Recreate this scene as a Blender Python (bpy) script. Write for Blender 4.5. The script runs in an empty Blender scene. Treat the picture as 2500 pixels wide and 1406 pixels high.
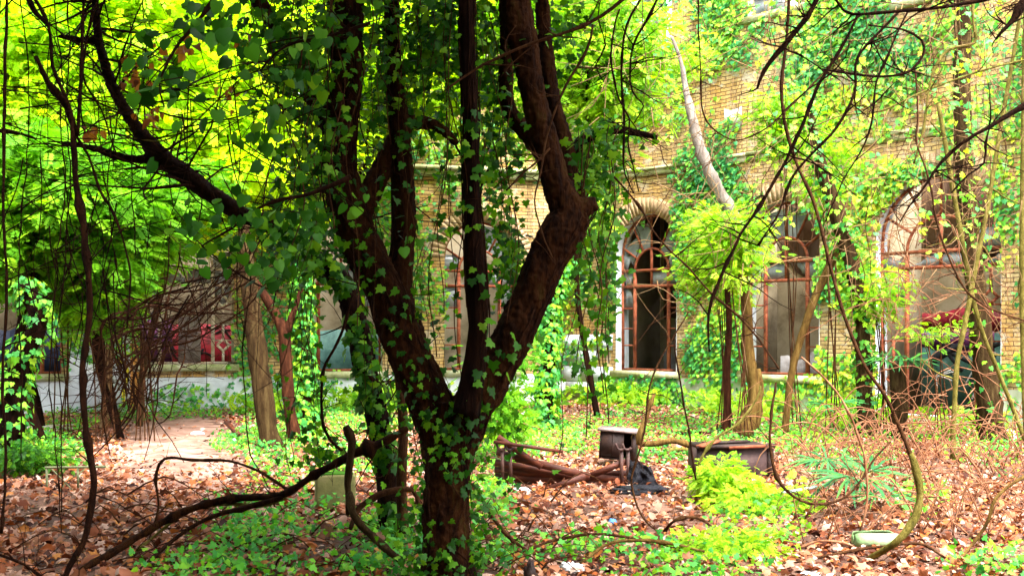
import bpy, math, random
import numpy as np
from mathutils import Vector, noise

random.seed(11)
rng = np.random.default_rng(11)
S = bpy.context.scene
COL = S.collection
R = math.radians

# ------------------------------------------------------------------ camera, sky, sun, exposure
F, HC, HY = 2600.0, 1.5, 820.0           # focal length in photo pixels, eye height, horizon row
cam = bpy.data.objects.new('camera', bpy.data.cameras.new('camera'))
COL.objects.link(cam)
cam.location = (0, 0, HC)
cam.rotation_euler = (R(90), 0, 0)
cam.data.sensor_width = 36
cam.data.lens = 36 * F / 2500
cam.data.shift_y = (HY - 703) / 2500
cam.data.clip_start = 0.05
cam.data.clip_end = 2000
S.camera = cam

SUN_EL, SUN_AZ = R(60), R(150)            # azimuth clockwise from +Y : sun high, behind the viewer on the right
w = bpy.data.worlds.new('World')
S.world = w
w.use_nodes = True
nt = w.node_tree
bg = nt.nodes['Background']
sky = nt.nodes.new('ShaderNodeTexSky')
sky.sky_type = 'NISHITA'
sky.sun_disc = False
sky.sun_elevation = SUN_EL
sky.sun_rotation = SUN_AZ
sky.air_density = 1.0
sky.dust_density = 4.0
hs = nt.nodes.new('ShaderNodeHueSaturation')
hs.inputs['Saturation'].default_value = 0.18
nt.links.new(sky.outputs[0], hs.inputs['Color'])
nt.links.new(hs.outputs[0], bg.inputs[0])
bg.inputs[1].default_value = 0.15
sun = bpy.data.objects.new('sun', bpy.data.lights.new('sun', 'SUN'))
COL.objects.link(sun)
sun.data.energy = 2.0
sun.data.angle = R(32)
sun.data.color = (1.0, 0.95, 0.86)
sd = Vector((math.sin(SUN_AZ) * math.cos(SUN_EL), math.cos(SUN_AZ) * math.cos(SUN_EL), math.sin(SUN_EL)))
sun.rotation_euler = sd.to_track_quat('Z', 'Y').to_euler()
sun.location = sd * 60
S.view_settings.view_transform = 'Standard'
S.view_settings.look = 'None'
S.view_settings.gamma = 1
S.view_settings.exposure = 2.95
S.cycles.max_bounces = 6
S.cycles.diffuse_bounces = 3
S.cycles.transmission_bounces = 4
S.cycles.glossy_bounces = 2
S.cycles.transparent_max_bounces = 4
S.cycles.caustics_reflective = False
S.cycles.caustics_refractive = False
S.cycles.use_denoising = True

# ------------------------------------------------------------------ helpers: placing
def at(px, py, d):
    return np.array(((px - 1250) / F * d, d, HC - (py - HY) / F * d))

def gd(py):                                # distance of the ground seen at a row
    return HC * F / (py - HY)

def nz(x, y, z=0.0, s=1.0):
    return noise.noise(Vector((x * s, y * s, z * s)))

def gz(x, y):
    return 0.05 * nz(x, y, 3.1, 0.45) + 0.02 * nz(x, y, 7.7, 1.7)

def tag(o, label=None, cat=None, group=None, kind=None):
    if label: o['label'] = label
    if cat: o['category'] = cat
    if group: o['group'] = group
    if kind: o['kind'] = kind
    return o

def empty(name, loc, label=None, cat=None, group=None, rz=0):
    o = bpy.data.objects.new(name, None)
    COL.objects.link(o)
    o.location = tuple(float(v) for v in loc)
    o.rotation_euler = (0, 0, rz)
    o.empty_display_size = 0.2
    return tag(o, label, cat, group)

def link(name, me, mat, parent=None, world=False):
    o = bpy.data.objects.new(name, me)
    COL.objects.link(o)
    if mat: me.materials.append(mat)
    if parent is not None:
        o.parent = parent
        if world:                          # verts given in world space
            from mathutils import Matrix
            m = Matrix.Translation(parent.location) @ parent.rotation_euler.to_matrix().to_4x4()
            p = parent.parent
            if p is not None:
                m = Matrix.Translation(p.location) @ p.rotation_euler.to_matrix().to_4x4() @ m
            o.matrix_parent_inverse = m.inverted()
    return o

def np_mesh(name, V, Fa, smooth=False, rnd=None):
    V = np.asarray(V, np.float32)
    Fa = np.asarray(Fa, np.int32)
    me = bpy.data.meshes.new(name)
    k = Fa.shape[1]
    me.vertices.add(len(V))
    me.vertices.foreach_set('co', V.ravel())
    me.loops.add(Fa.size)
    me.loops.foreach_set('vertex_index', Fa.ravel())
    me.polygons.add(len(Fa))
    me.polygons.foreach_set('loop_start', np.arange(0, Fa.size, k, dtype=np.int32))
    if smooth:
        me.polygons.foreach_set('use_smooth', np.ones(len(Fa), bool))
    if rnd is not None:
        a = me.attributes.new('rnd', 'FLOAT', 'FACE')
        a.data.foreach_set('value', np.asarray(rnd, np.float32))
    me.update(calc_edges=True)
    return me

class MB:
    """collects quads (tubes, boxes, plates) into one mesh"""
    def __init__(self):
        self.V, self.Q, self.n = [], [], 0
    def add(self, V, Q):
        self.V.append(np.asarray(V, float)); self.Q.append(np.asarray(Q, int) + self.n); self.n += len(V)
    def box(self, x0, x1, y0, y1, z0, z1):
        V = [(x, y, z) for x in (x0, x1) for y in (y0, y1) for z in (z0, z1)]
        Q = [(0, 1, 3, 2), (4, 6, 7, 5), (0, 4, 5, 1), (2, 3, 7, 6), (0, 2, 6, 4), (1, 5, 7, 3)]
        self.add(V, Q)
    def obox(self, a, b, wd, th, up=(0, 0, 1)):
        """a board from a to b, width wd across, thickness th"""
        a, b = Vector(a), Vector(b)
        d = (b - a).normalized(); u = Vector(up)
        s = d.cross(u)
        if s.length < 1e-3: s = d.cross(Vector((0, 1, 0)))
        s.normalize(); u = s.cross(d)
        V = []
        for p in (a, b):
            for i, j in ((-1, -1), (1, -1), (1, 1), (-1, 1)):
                V.append(p + s * (i * th / 2) + u * (j * wd / 2))
        self.add([tuple(v) for v in V], [(0, 3, 2, 1), (4, 5, 6, 7), (0, 1, 5, 4), (1, 2, 6, 5), (2, 3, 7, 6), (3, 0, 4, 7)])
    def tube(self, P, rad, seg=6, rough=0.0, fs=6.0, ridge=0.0):
        P = np.asarray(P, float); rad = np.asarray(rad, float)
        n = len(P)
        T = np.gradient(P, axis=0)
        T /= np.linalg.norm(T, axis=1)[:, None] + 1e-9
        u = np.cross(T[0], (0.3, 1, 0.2)); u /= np.linalg.norm(u) + 1e-9
        V = []
        for i in range(n):
            u = u - T[i] * np.dot(u, T[i]); u /= np.linalg.norm(u) + 1e-9
            v = np.cross(T[i], u)
            for k in range(seg):
                a = 2 * math.pi * k / seg
                r = rad[i]
                if rough:
                    q = P[i] + (u * math.cos(a) + v * math.sin(a)) * r
                    r *= 1 + rough * (nz(q[0], q[1], q[2] * 0.5, fs) + 0.6 * nz(q[0] + 9, q[1], q[2] * 0.4, fs * 3))
                if ridge:
                    w1 = 2.2 * nz(P[i][0] * 2, P[i][2] * 1.6, a * .15, 1) + 1.5 * nz(P[i][2], a, 3, 5)
                    r *= 1 + ridge * (abs(math.sin(5.5 * a + w1 * 2)) ** .6 - .6) * (.6 + .8 * nz(a * 2, P[i][2] * 4, 1, 1))
                V.append(P[i] + (u * math.cos(a) + v * math.sin(a)) * r)
        Q = []
        for i in range(n - 1):
            for k in range(seg):
                k2 = (k + 1) % seg
                Q.append((i * seg + k, i * seg + k2, (i + 1) * seg + k2, (i + 1) * seg + k))
        m = len(V)
        V.append(P[0]); V.append(P[-1])
        for k in range(0, seg, 2):
            Q.append((m, (k + 2) % seg, (k + 1) % seg, k))
            b = (n - 1) * seg
            Q.append((m + 1, b + k, b + (k + 1) % seg, b + (k + 2) % seg))
        self.add(V, Q)
    def mesh(self, name, smooth=False):
        return np_mesh(name, np.concatenate(self.V), np.concatenate(self.Q), smooth)
    def build(self, name, mat, parent=None, smooth=False, world=False):
        return link(name, self.mesh(name, smooth), mat, parent, world)

def smooth_path(C, step=0.06):
    """Catmull-Rom through rows (x,y,z,r)"""
    C = np.asarray(C, float)
    C = np.vstack([2 * C[0] - C[1], C, 2 * C[-1] - C[-2]])
    out = []
    for i in range(1, len(C) - 2):
        p0, p1, p2, p3 = C[i - 1], C[i], C[i + 1], C[i + 2]
        n = max(2, int(np.linalg.norm(p2[:3] - p1[:3]) / step))
        t = np.linspace(0, 1, n, endpoint=False)[:, None]
        out.append(0.5 * (2 * p1 + (p2 - p0) * t + (2 * p0 - 5 * p1 + 4 * p2 - p3) * t ** 2 + (3 * p1 - p0 - 3 * p2 + p3) * t ** 3))
    out.append(C[-2][None])
    O = np.vstack(out)
    O[:, 3] = np.maximum(O[:, 3], 0.0012)
    return O

def ctrl(pts, d):
    """pixel rows (px,py,r_px[,depth]) to xyz r"""
    out = []
    for p in pts:
        dd = p[3] if len(p) > 3 else d
        out.append(np.append(at(p[0], p[1], dd), p[2] / F * dd))
    return np.array(out)

def jitter(O, amp, fs, seed):
    for i in range(len(O)):
        x, y, z = O[i, :3]
        O[i, 0] += amp * nz(x + seed, y, z, fs)
        O[i, 1] += amp * nz(x, y + seed, z + 5, fs)
        O[i, 2] += amp * 0.6 * nz(x + 3, y, z + seed, fs)
    return O

def twigs_on(mb, O, n, ln, rr, seed=0, up=0.2, tips=None, level=1):
    rd = random.Random(seed)
    for _ in range(n):
        i = rd.randrange(len(O) // 6, len(O))
        p = O[i, :3].copy()
        a = rd.uniform(0, 2 * math.pi)
        dr = np.array([math.cos(a), 0.7 * math.sin(a), rd.uniform(-0.9, 0.9) + up])
        dr /= np.linalg.norm(dr)
        L = ln * rd.uniform(0.4, 1.2)
        Q = [p]
        bend = np.array([rd.uniform(-1, 1), rd.uniform(-1, 1), rd.uniform(-1, 0.6)]) * 0.5
        m = 6
        for k in range(m):
            dr = dr + bend / m + np.array([rd.gauss(0, .13), rd.gauss(0, .13), rd.gauss(0, .13)])
            dr /= np.linalg.norm(dr)
            Q.append(Q[-1] + dr * L / m)
        Q = np.array(Q)
        r0 = min(rr, O[i, 3] * 0.7)
        rad = np.linspace(r0, r0 * 0.35, len(Q))
        mb.tube(Q, rad, 4)
        if tips is not None: tips.append(Q[-1]); tips.append(Q[3])
        if level > 0:
            twigs_on(mb, np.column_stack([Q, rad]), 2, ln * 0.5, r0 * 0.6, seed * 7 + i, up, tips, level - 1)

# ------------------------------------------------------------------ materials
def mat_new(name):
    m = bpy.data.materials.new(name); m.use_nodes = True
    n = m.node_tree
    return m, n, n.nodes['Principled BSDF'], n.nodes['Material Output']

def ramp(n, stops, fac):
    r = n.nodes.new('ShaderNodeValToRGB')
    e = r.color_ramp.elements
    while len(e) < len(stops): e.new(0.5)
    for el, (p, c) in zip(e, stops):
        el.position = p; el.color = (*c, 1)
    n.links.new(fac, r.inputs[0])
    return r.outputs[0]

def noise_node(n, vec, scale, detail=6, rough=0.6):
    t = n.nodes.new('ShaderNodeTexNoise')
    t.inputs['Scale'].default_value = scale; t.inputs['Detail'].default_value = detail
    t.inputs['Roughness'].default_value = rough
    n.links.new(vec, t.inputs['Vector'])
    return t.outputs[0]

def mapped(n, scale=(1, 1, 1), which='Object', rot=(0, 0, 0)):
    tc = n.nodes.new('ShaderNodeTexCoord'); mp = n.nodes.new('ShaderNodeMapping')
    mp.inputs['Scale'].default_value = scale; mp.inputs['Rotation'].default_value = rot
    n.links.new(tc.outputs[which], mp.inputs[0])
    return mp.outputs[0]

def bump(n, bs, h, strength, dist):
    b = n.nodes.new('ShaderNodeBump')
    b.inputs['Strength'].default_value = strength; b.inputs['Distance'].default_value = dist
    n.links.new(h, b.inputs['Height']); n.links.new(b.outputs[0], bs.inputs['Normal'])

def mixc(n, fac, a, b, mode='MIX'):
    m = n.nodes.new('ShaderNodeMix'); m.data_type = 'RGBA'; m.blend_type = mode
    for v, i in ((fac, 0), (a, 6), (b, 7)):
        if hasattr(v, 'links'): n.links.new(v, m.inputs[i])
        else: m.inputs[i].default_value = v if i == 0 else (*v, 1)
    return m.outputs[2]

def noisy(name, cols, scale=5, detail=7, rough=0.85, sc=(1, 1, 1), bs=0.5, bd=0.01, metal=0, spec=0.3):
    m, n, p, o = mat_new(name)
    v = mapped(n, sc)
    f = noise_node(n, v, scale, detail, 0.65)
    k = len(cols)
    st = [(0.3 + 0.4 * i / max(1, k - 1), c) for i, c in enumerate(cols)]
    n.links.new(ramp(n, st, f), p.inputs['Base Color'])
    p.inputs['Roughness'].default_value = rough; p.inputs['Metallic'].default_value = metal
    p.inputs['Specular IOR Level'].default_value = spec
    if bs: bump(n, p, noise_node(n, v, scale * 5, 5, 0.7), bs, bd)
    return m

def leaf_mat(name, cols, trans=0.45, rough=0.45, spec=0.35, tmul=(1.3, 1.35, 0.6)):
    m, n, p, o = mat_new(name)
    a = n.nodes.new('ShaderNodeAttribute'); a.attribute_name = 'rnd'
    k = len(cols)
    c = ramp(n, [((i + 0.0) / max(1, k - 1), cc) for i, cc in enumerate(cols)], a.outputs['Fac'])
    n.links.new(c, p.inputs['Base Color'])
    p.inputs['Roughness'].default_value = rough
    p.inputs['Specular IOR Level'].default_value = spec
    t = n.nodes.new('ShaderNodeBsdfTranslucent')
    n.links.new(mixc(n, 1.0, c, tmul, 'MULTIPLY'), t.inputs[0])
    mx = n.nodes.new('ShaderNodeMixShader'); mx.inputs[0].default_value = trans
    n.links.new(p.outputs[0], mx.inputs[1]); n.links.new(t.outputs[0], mx.inputs[2])
    n.links.new(mx.outputs[0], o.inputs[0])
    return m

def bark(name, cols, scale=9, stretch=0.22, rough=0.9, bs=0.9, bd=0.02):
    m, n, p, o = mat_new(name)
    v = mapped(n, (1, 1, stretch))
    f = noise_node(n, v, scale, 8, 0.7)
    k = len(cols)
    c = ramp(n, [(0.28 + 0.44 * i / max(1, k - 1), cc) for i, cc in enumerate(cols)], f)
    n.links.new(c, p.inputs['Base Color'])
    p.inputs['Roughness'].default_value = rough
    p.inputs['Specular IOR Level'].default_value = 0.06
    bump(n, p, noise_node(n, v, scale * 4, 6, 0.75), bs, bd)
    return m

M = {}
M['bark_dark'] = bark('dark bark', [(.0015, .0006, .0004), (.008, .0024, .0008), (.024, .008, .002)], 17)
M['bark_moss'] = bark('mossy bark', [(.0015, .0006, .0003), (.009, .0026, .0008), (.032, .01, .002), (.026, .02, .003)], 17)
M['bark_red'] = bark('red brown bark', [(.007, .0025, .0012), (.036, .011, .005), (.09, .032, .013)], 16)
M['bark_grey'] = bark('grey brown bark', [(.006, .003, .0012), (.034, .019, .007), (.085, .058, .022)], 16)
M['bark_pale'] = bark('pale bark', [(.07, .05, .04), (.2, .165, .14), (.34, .3, .26)], 12)
M['bark_ochre'] = bark('ochre bark', [(.02, .01, .003), (.1, .055, .014), (.21, .14, .04)], 14)
M['vine_dark'] = bark('dark vine bark', [(.004, .002, .0015), (.018, .006, .0025), (.045, .017, .006)], 24, .5)
M['vine_brown'] = bark('brown vine bark', [(.012, .005, .0025), (.055, .022, .009), (.12, .055, .02)], 20, .5)
M['vine_green'] = bark('green vine bark', [(.03, .026, .006), (.12, .1, .02), (.24, .2, .055)], 16, .5)
M['twig_red'] = bark('reddish twig', [(.07, .025, .012), (.19, .08, .04), (.34, .19, .11)], 14, .5, bs=.2)
M['twig_red2'] = bark('dark reddish twig', [(.01, .004, .002), (.05, .018, .008), (.12, .045, .02)], 14, .5, bs=.2)
M['twig_tan'] = bark('tan twig', [(.06, .03, .012), (.17, .1, .045), (.28, .19, .1)], 14, .5, bs=.2)
M['lime'] = leaf_mat('lime leaves', [(.06, .2, .004), (.26, .48, .006), (.42, .62, .008), (.62, .72, .012), (.24, .46, .006)], .6, .5, .2)
M['lime2'] = leaf_mat('bright shrub leaves', [(.06, .22, .006), (.14, .36, .008), (.26, .47, .01), (.34, .5, .015), (.1, .3, .03)], .45, .5, .2)
M['mid'] = leaf_mat('mid green leaves', [(.03, .13, .004), (.07, .24, .005), (.13, .34, .006), (.26, .46, .01)], .45, .6, .15)
M['ivy_dark'] = leaf_mat('dark ivy leaves', [(.008, .04, .003), (.014, .075, .005), (.03, .13, .005), (.07, .22, .005), (.17, .34, .008)], .42, .5, .16)
M['ivy_wall'] = leaf_mat('wall ivy leaves', [(.03, .2, .06), (.06, .3, .08), (.12, .42, .05), (.25, .55, .04), (.45, .6, .04), (.55, .5, .03)], .35, .5, .25)
M['ivy_ground'] = leaf_mat('ground ivy leaves', [(.02, .16, .03), (.05, .27, .05), (.1, .38, .04), (.17, .44, .02), (.28, .48, .02)], .38, .5, .2)
M['litter'] = leaf_mat('fallen leaves', [(.02, .004, .002), (.08, .018, .006), (.18, .05, .018), (.28, .1, .045), (.36, .18, .11), (.46, .31, .25), (.26, .06, .012), (.42, .17, .04)], .12, .65, .15, (1.1, .9, .7))
M['dead'] = leaf_mat('dead hanging leaves', [(.12, .03, .01), (.3, .09, .02), (.45, .2, .03)], .4)
M['palm'] = leaf_mat('palm leaves', [(.008, .06, .015), (.02, .12, .03), (.04, .18, .05), (.06, .22, .02)], .2, .45, .25)
M['shade_canopy'] = leaf_mat('canopy leaves', [(.03, .09, .01), (.05, .14, .012)], .3)  # for the unseen leaves added to shade the near side

def brick_mat(name, c1, c2, mortar, stain):
    m, n, p, o = mat_new(name)
    tc = n.nodes.new('ShaderNodeTexCoord')
    sx = n.nodes.new('ShaderNodeSeparateXYZ'); cx = n.nodes.new('ShaderNodeCombineXYZ')
    n.links.new(tc.outputs['Object'], sx.inputs[0])
    n.links.new(sx.outputs[0], cx.inputs[0]); n.links.new(sx.outputs[2], cx.inputs[1])
    d = n.nodes.new('ShaderNodeTexNoise'); d.inputs['Scale'].default_value = 5
    n.links.new(cx.outputs[0], d.inputs['Vector'])
    vm = n.nodes.new('ShaderNodeVectorMath'); vm.operation = 'MULTIPLY_ADD'
    n.links.new(d.outputs[1], vm.inputs[0]); vm.inputs[1].default_value = (.035, .035, 0)
    n.links.new(cx.outputs[0], vm.inputs[2])
    b = n.nodes.new('ShaderNodeTexBrick')
    b.inputs['Scale'].default_value = 1
    b.inputs['Brick Width'].default_value = .25; b.inputs['Row Height'].default_value = .075
    b.inputs['Mortar Size'].default_value = .009; b.inputs['Mortar Smooth'].default_value = .3
    b.inputs['Bias'].default_value = -.1
    b.inputs['Color1'].default_value = (*c1, 1); b.inputs['Color2'].default_value = (*c2, 1)
    b.inputs['Mortar'].default_value = (*mortar, 1)
    n.links.new(vm.outputs[0], b.inputs['Vector'])
    f = noise_node(n, cx.outputs[0], .9, 7, .7)
    st = ramp(n, [(.42, (1, 1, 1)), (.6, stain), (.76, (.7, .5, .4))], f)
    c = mixc(n, .85, b.outputs[0], st, 'MULTIPLY')
    f2 = noise_node(n, cx.outputs[0], 12, 5, .7)
    c = mixc(n, .5, c, ramp(n, [(.3, (.45, .42, .4)), (.6, (1.2, 1.2, 1.15))], f2), 'MULTIPLY')
    ms = n.nodes.new('ShaderNodeMapping'); ms.inputs['Scale'].default_value = (2.2, .28, 1)
    n.links.new(cx.outputs[0], ms.inputs[0])
    f3 = noise_node(n, ms.outputs[0], 1.3, 7, .7)
    c = mixc(n, .8, c, ramp(n, [(.36, (.32, .26, .2)), (.47, (.85, .8, .7)), (.6, (1, 1, 1))], f3), 'MULTIPLY')
    f4 = noise_node(n, cx.outputs[0], 2.3, 8, .75)
    c = mixc(n, ramp(n, [(.54, (0, 0, 0)), (.6, (.8, .8, .8))], f4), c, (.5, .43, .33))
    n.links.new(c, p.inputs['Base Color'])
    p.inputs['Roughness'].default_value = .9
    ma = n.nodes.new('ShaderNodeMath'); ma.operation = 'MULTIPLY_ADD'
    n.links.new(b.outputs['Fac'], ma.inputs[0]); ma.inputs[1].default_value = -1
    n.links.new(f2, ma.inputs[2])
    bump(n, p, ma.outputs[0], .9, .03)
    return m

M['brick'] = brick_mat('old yellow brick', (.5, .34, .14), (.6, .46, .27), (.15, .09, .05), (1, .8, .4))
M['vouss'] = noisy('arch brick', [(.2, .12, .06), (.36, .24, .13), (.48, .35, .22)], 9)
M['plaster'] = noisy('mossy plaster', [(.2, .26, .14), (.42, .44, .36), (.52, .5, .46)], 1.6, 8, .9)
M['pale_plaster'] = noisy('pale blue grey plaster', [(.4, .42, .42), (.6, .64, .68), (.74, .76, .78)], 1.8, 8, .8)
M['plaster_grey'] = noisy('grey painted plaster', [(.34, .38, .36), (.46, .5, .54), (.55, .56, .6)], 1.8, 8, .8)
M['cement'] = noisy('cement block', [(.1, .1, .03), (.17, .16, .05), (.24, .2, .09)], 7)
M['stone'] = noisy('stone trim', [(.16, .2, .06), (.36, .36, .18), (.5, .48, .36)], 6)
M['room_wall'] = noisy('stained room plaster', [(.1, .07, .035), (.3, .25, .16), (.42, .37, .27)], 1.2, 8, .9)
M['room_dark'] = noisy('dark brown room', [(.03, .018, .01), (.09, .05, .03), (.14, .09, .05)], 1.2, 8, .9)  # dark brown tone for ceilings, floors and upper wall fields
M['crimson'] = noisy('crimson paint', [(.06, .002, .004), (.17, .004, .012), (.28, .008, .03)], 5, 6, .6)
M['purple'] = noisy('purple paint', [(.05, .01, .05), (.14, .02, .12)], 5, 6, .6)
M['white_dirty'] = noisy('dirty whitewash', [(.1, .08, .07), (.3, .28, .27), (.42, .42, .43)], 2.5, 8, .85)
M['red_panel'] = noisy('dark red boards', [(.12, .003, .006), (.34, .008, .02), (.42, .02, .04)], 5, 6, .6)
M['teal'] = noisy('teal paint', [(.02, .07, .07), (.08, .2, .17), (.16, .3, .26)], 3, 6, .6)
M['navy'] = noisy('navy paint', [(.008, .012, .03), (.02, .04, .1)], 4, 6, .6)
M['black'] = noisy('black spray paint', [(.01, .01, .012), (.02, .02, .024)], 6)
M['white'] = noisy('white paint', [(.6, .6, .58), (.75, .75, .73)], 6)
M['yellow'] = noisy('yellow paint', [(.5, .4, .02), (.65, .55, .03)], 6)
M['orange'] = noisy('orange paint', [(.55, .2, .03), (.6, .3, .08)], 6)
M['rust'] = noisy('rusty iron', [(.06, .014, .008), (.24, .055, .02), (.36, .13, .07)], 9, 7, .8)
M['cream_iron'] = noisy('flaking cream iron', [(.42, .22, .12), (.55, .46, .34), (.6, .55, .45)], 10, 7, .7)
M['glass'] = noisy('dusty pane', [(.07, .08, .085), (.16, .175, .18), (.28, .29, .3)], 3, 6, .3, bs=0, spec=.5)
M['wood_bench'] = noisy('red brown boards', [(.015, .003, .002), (.06, .012, .004), (.13, .03, .01)], 5, 7, .6, (1, 1, 6), .4)
M['wood_dark'] = noisy('dark rotten wood', [(.006, .003, .002), (.02, .008, .006), (.05, .022, .014)], 6, 7, .7)
M['panel'] = noisy('purple brown panel', [(.02, .009, .009), (.055, .03, .028), (.1, .06, .05)], 3, 7, .7)
M['iron'] = noisy('dark rusty iron', [(.025, .012, .012), (.08, .03, .02)], 12, 6, .6)
M['grey_board'] = noisy('weathered board', [(.07, .045, .04), (.16, .12, .11), (.25, .2, .2)], 5, 6, .7)
M['pale_board'] = noisy('pale boards', [(.5, .42, .36), (.68, .62, .56), (.74, .7, .66)], 5, 6, .7)
M['bag_black'] = noisy('black plastic', [(.002, .002, .004), (.008, .008, .014)], 8, 6, .55, bs=.8, bd=.03, spec=.2)
M['bag_white'] = noisy('white plastic', [(.6, .62, .64), (.78, .79, .8)], 8, 5, .3, bs=.6, bd=.02, spec=.5)
M['bag_blue'] = noisy('blue plastic', [(.03, .16, .5), (.1, .32, .65)], 8, 5, .3, bs=.6, bd=.02, spec=.5)
M['jerry'] = noisy('pale green plastic', [(.1, .18, .07), (.16, .26, .11), (.28, .36, .22)], 5, 5, .45)
M['mint'] = noisy('pale mint metal', [(.2, .3, .25), (.3, .4, .35)], 5, 4, .5)
M['green_pipe'] = noisy('faded green pipe', [(.12, .14, .06), (.26, .28, .14)], 9, 5, .6)

def ground_mat():
    m, n, p, o = mat_new('forest soil')
    v = mapped(n, (1, 1, 1))
    f = noise_node(n, v, .6, 9, .7)
    c = ramp(n, [(.3, (.03, .01, .006)), (.48, (.09, .035, .018)), (.62, (.22, .11, .07)), (.75, (.34, .22, .17))], f)
    f2 = noise_node(n, v, 14, 6, .75)
    c = mixc(n, .6, c, ramp(n, [(.3, (.35, .3, .3)), (.65, (1.25, 1.2, 1.15))], f2), 'MULTIPLY')
    n.links.new(c, p.inputs['Base Color'])
    p.inputs['Roughness'].default_value = .9
    bump(n, p, f2, .9, .05)
    return m
M['ground'] = ground_mat()

# ------------------------------------------------------------------ leaf templates (tip towards +Y)
def fan(pts, fold=.22, curl=0.0, center=(0, .38)):
    V = [(center[0], center[1], 0)]
    for x, y in pts:
        V.append((x, y, -fold * abs(x) - curl * (y - .4) ** 2))
    k = len(pts)
    return np.array(V, float), np.array([(0, 1 + i, 1 + (i + 1) % k) for i in range(k)])
IVY = fan([(0, .02), (.26, -.14), (.52, .08), (.33, .32), (.42, .55), (.18, .6), (0, 1.0), (-.18, .6), (-.42, .55), (-.33, .32), (-.52, .08), (-.26, -.14)], .25)
HEART = fan([(0, .05), (.25, -.08), (.46, .18), (.4, .5), (.2, .8), (0, 1), (-.2, .8), (-.4, .5), (-.46, .18), (-.25, -.08)], .2, .2)
MAPLE = fan([(0, 0), (.18, -.1), (.34, -.02), (.55, .06), (.44, .2), (.36, .32), (.58, .5), (.5, .62), (.3, .56), (.16, .66), (.05, 1.0), (-.1, .8), (-.22, .58), (-.5, .66), (-.48, .5), (-.36, .3), (-.6, .12), (-.42, 0), (-.2, -.1)], .3, .6)
DEAD = fan([(0, 0), (.3, .1), (.34, .45), (.12, .8), (0, 1), (-.2, .7), (-.36, .4), (-.22, .08)], -.5, .6)
DIA = (np.array([(0, 0, 0), (.3, .45, -.1), (0, 1, -.05), (-.3, .45, -.1)], float), np.array([(0, 1, 2, 3)]))
def pinnate(n=4, lw=.12, ll=.36):
    V, Q = [], []
    def leaflet(bx, by, ang, z):
        c, s = math.cos(ang), math.sin(ang)
        for x, y, q in ((0, 0, 0), (lw, ll * .45, -.04), (0, ll, -.08), (-lw, ll * .45, -.04)):
            V.append((bx + x * c + y * s, by - x * s + y * c, z + q))
        Q.append(tuple(range(len(V) - 4, len(V))))
    for i in range(n):
        y = .12 + .7 * i / n
        zz = -.25 * y * y
        leaflet(0, y, R(62), zz); leaflet(0, y, R(-62), zz)
    leaflet(0, .78, 0, -.16)
    return np.array(V, float), np.array(Q)
PIN = pinnate()
STRAP = (np.array([(-.02, 0, 0), (.02, 0, 0), (.045, .5, .02), (-.045, .5, .02), (0, 1, -.12), (0, 1, -.12)], float), np.array([(0, 1, 2, 3), (3, 2, 4, 5)]))

def leaves(name, P, N, D, sz, tmpl, mat, parent=None, rnd=None, world=False, lo=0, hi=1):
    P = np.asarray(P, float); n = len(P)
    if n == 0: return None
    N = N / (np.linalg.norm(N, axis=1)[:, None] + 1e-9)
    D = D - N * np.sum(D * N, axis=1)[:, None]
    D = D / (np.linalg.norm(D, axis=1)[:, None] + 1e-9)
    X = np.cross(D, N)
    tv, tf = tmpl
    sz = np.broadcast_to(np.asarray(sz, float), (n,))
    asp = rng.uniform(.8, 1.15, n)
    V = P[:, None, :] + sz[:, None, None] * (tv[None, :, 0:1] * (X * asp[:, None])[:, None, :] + tv[None, :, 1:2] * D[:, None, :] + tv[None, :, 2:3] * N[:, None, :])
    Fq = tf[None] + (np.arange(n) * len(tv))[:, None, None]
    if rnd is None: rnd = rng.uniform(lo, hi, n)
    rr = np.repeat(rnd, len(tf))
    me = np_mesh(name, V.reshape(-1, 3), Fq.reshape(-1, tf.shape[1]), rnd=rr)
    return link(name, me, mat, parent, world)

def rdir(n, bias=(0, 0, 0), k=1.0):
    return rng.normal(size=(n, 3)) * k + np.asarray(bias, float)

def nfield(P, s, seed=0):
    return np.array([noise.noise(Vector((p[0] * s + seed, p[1] * s, p[2] * s))) for p in P])

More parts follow.
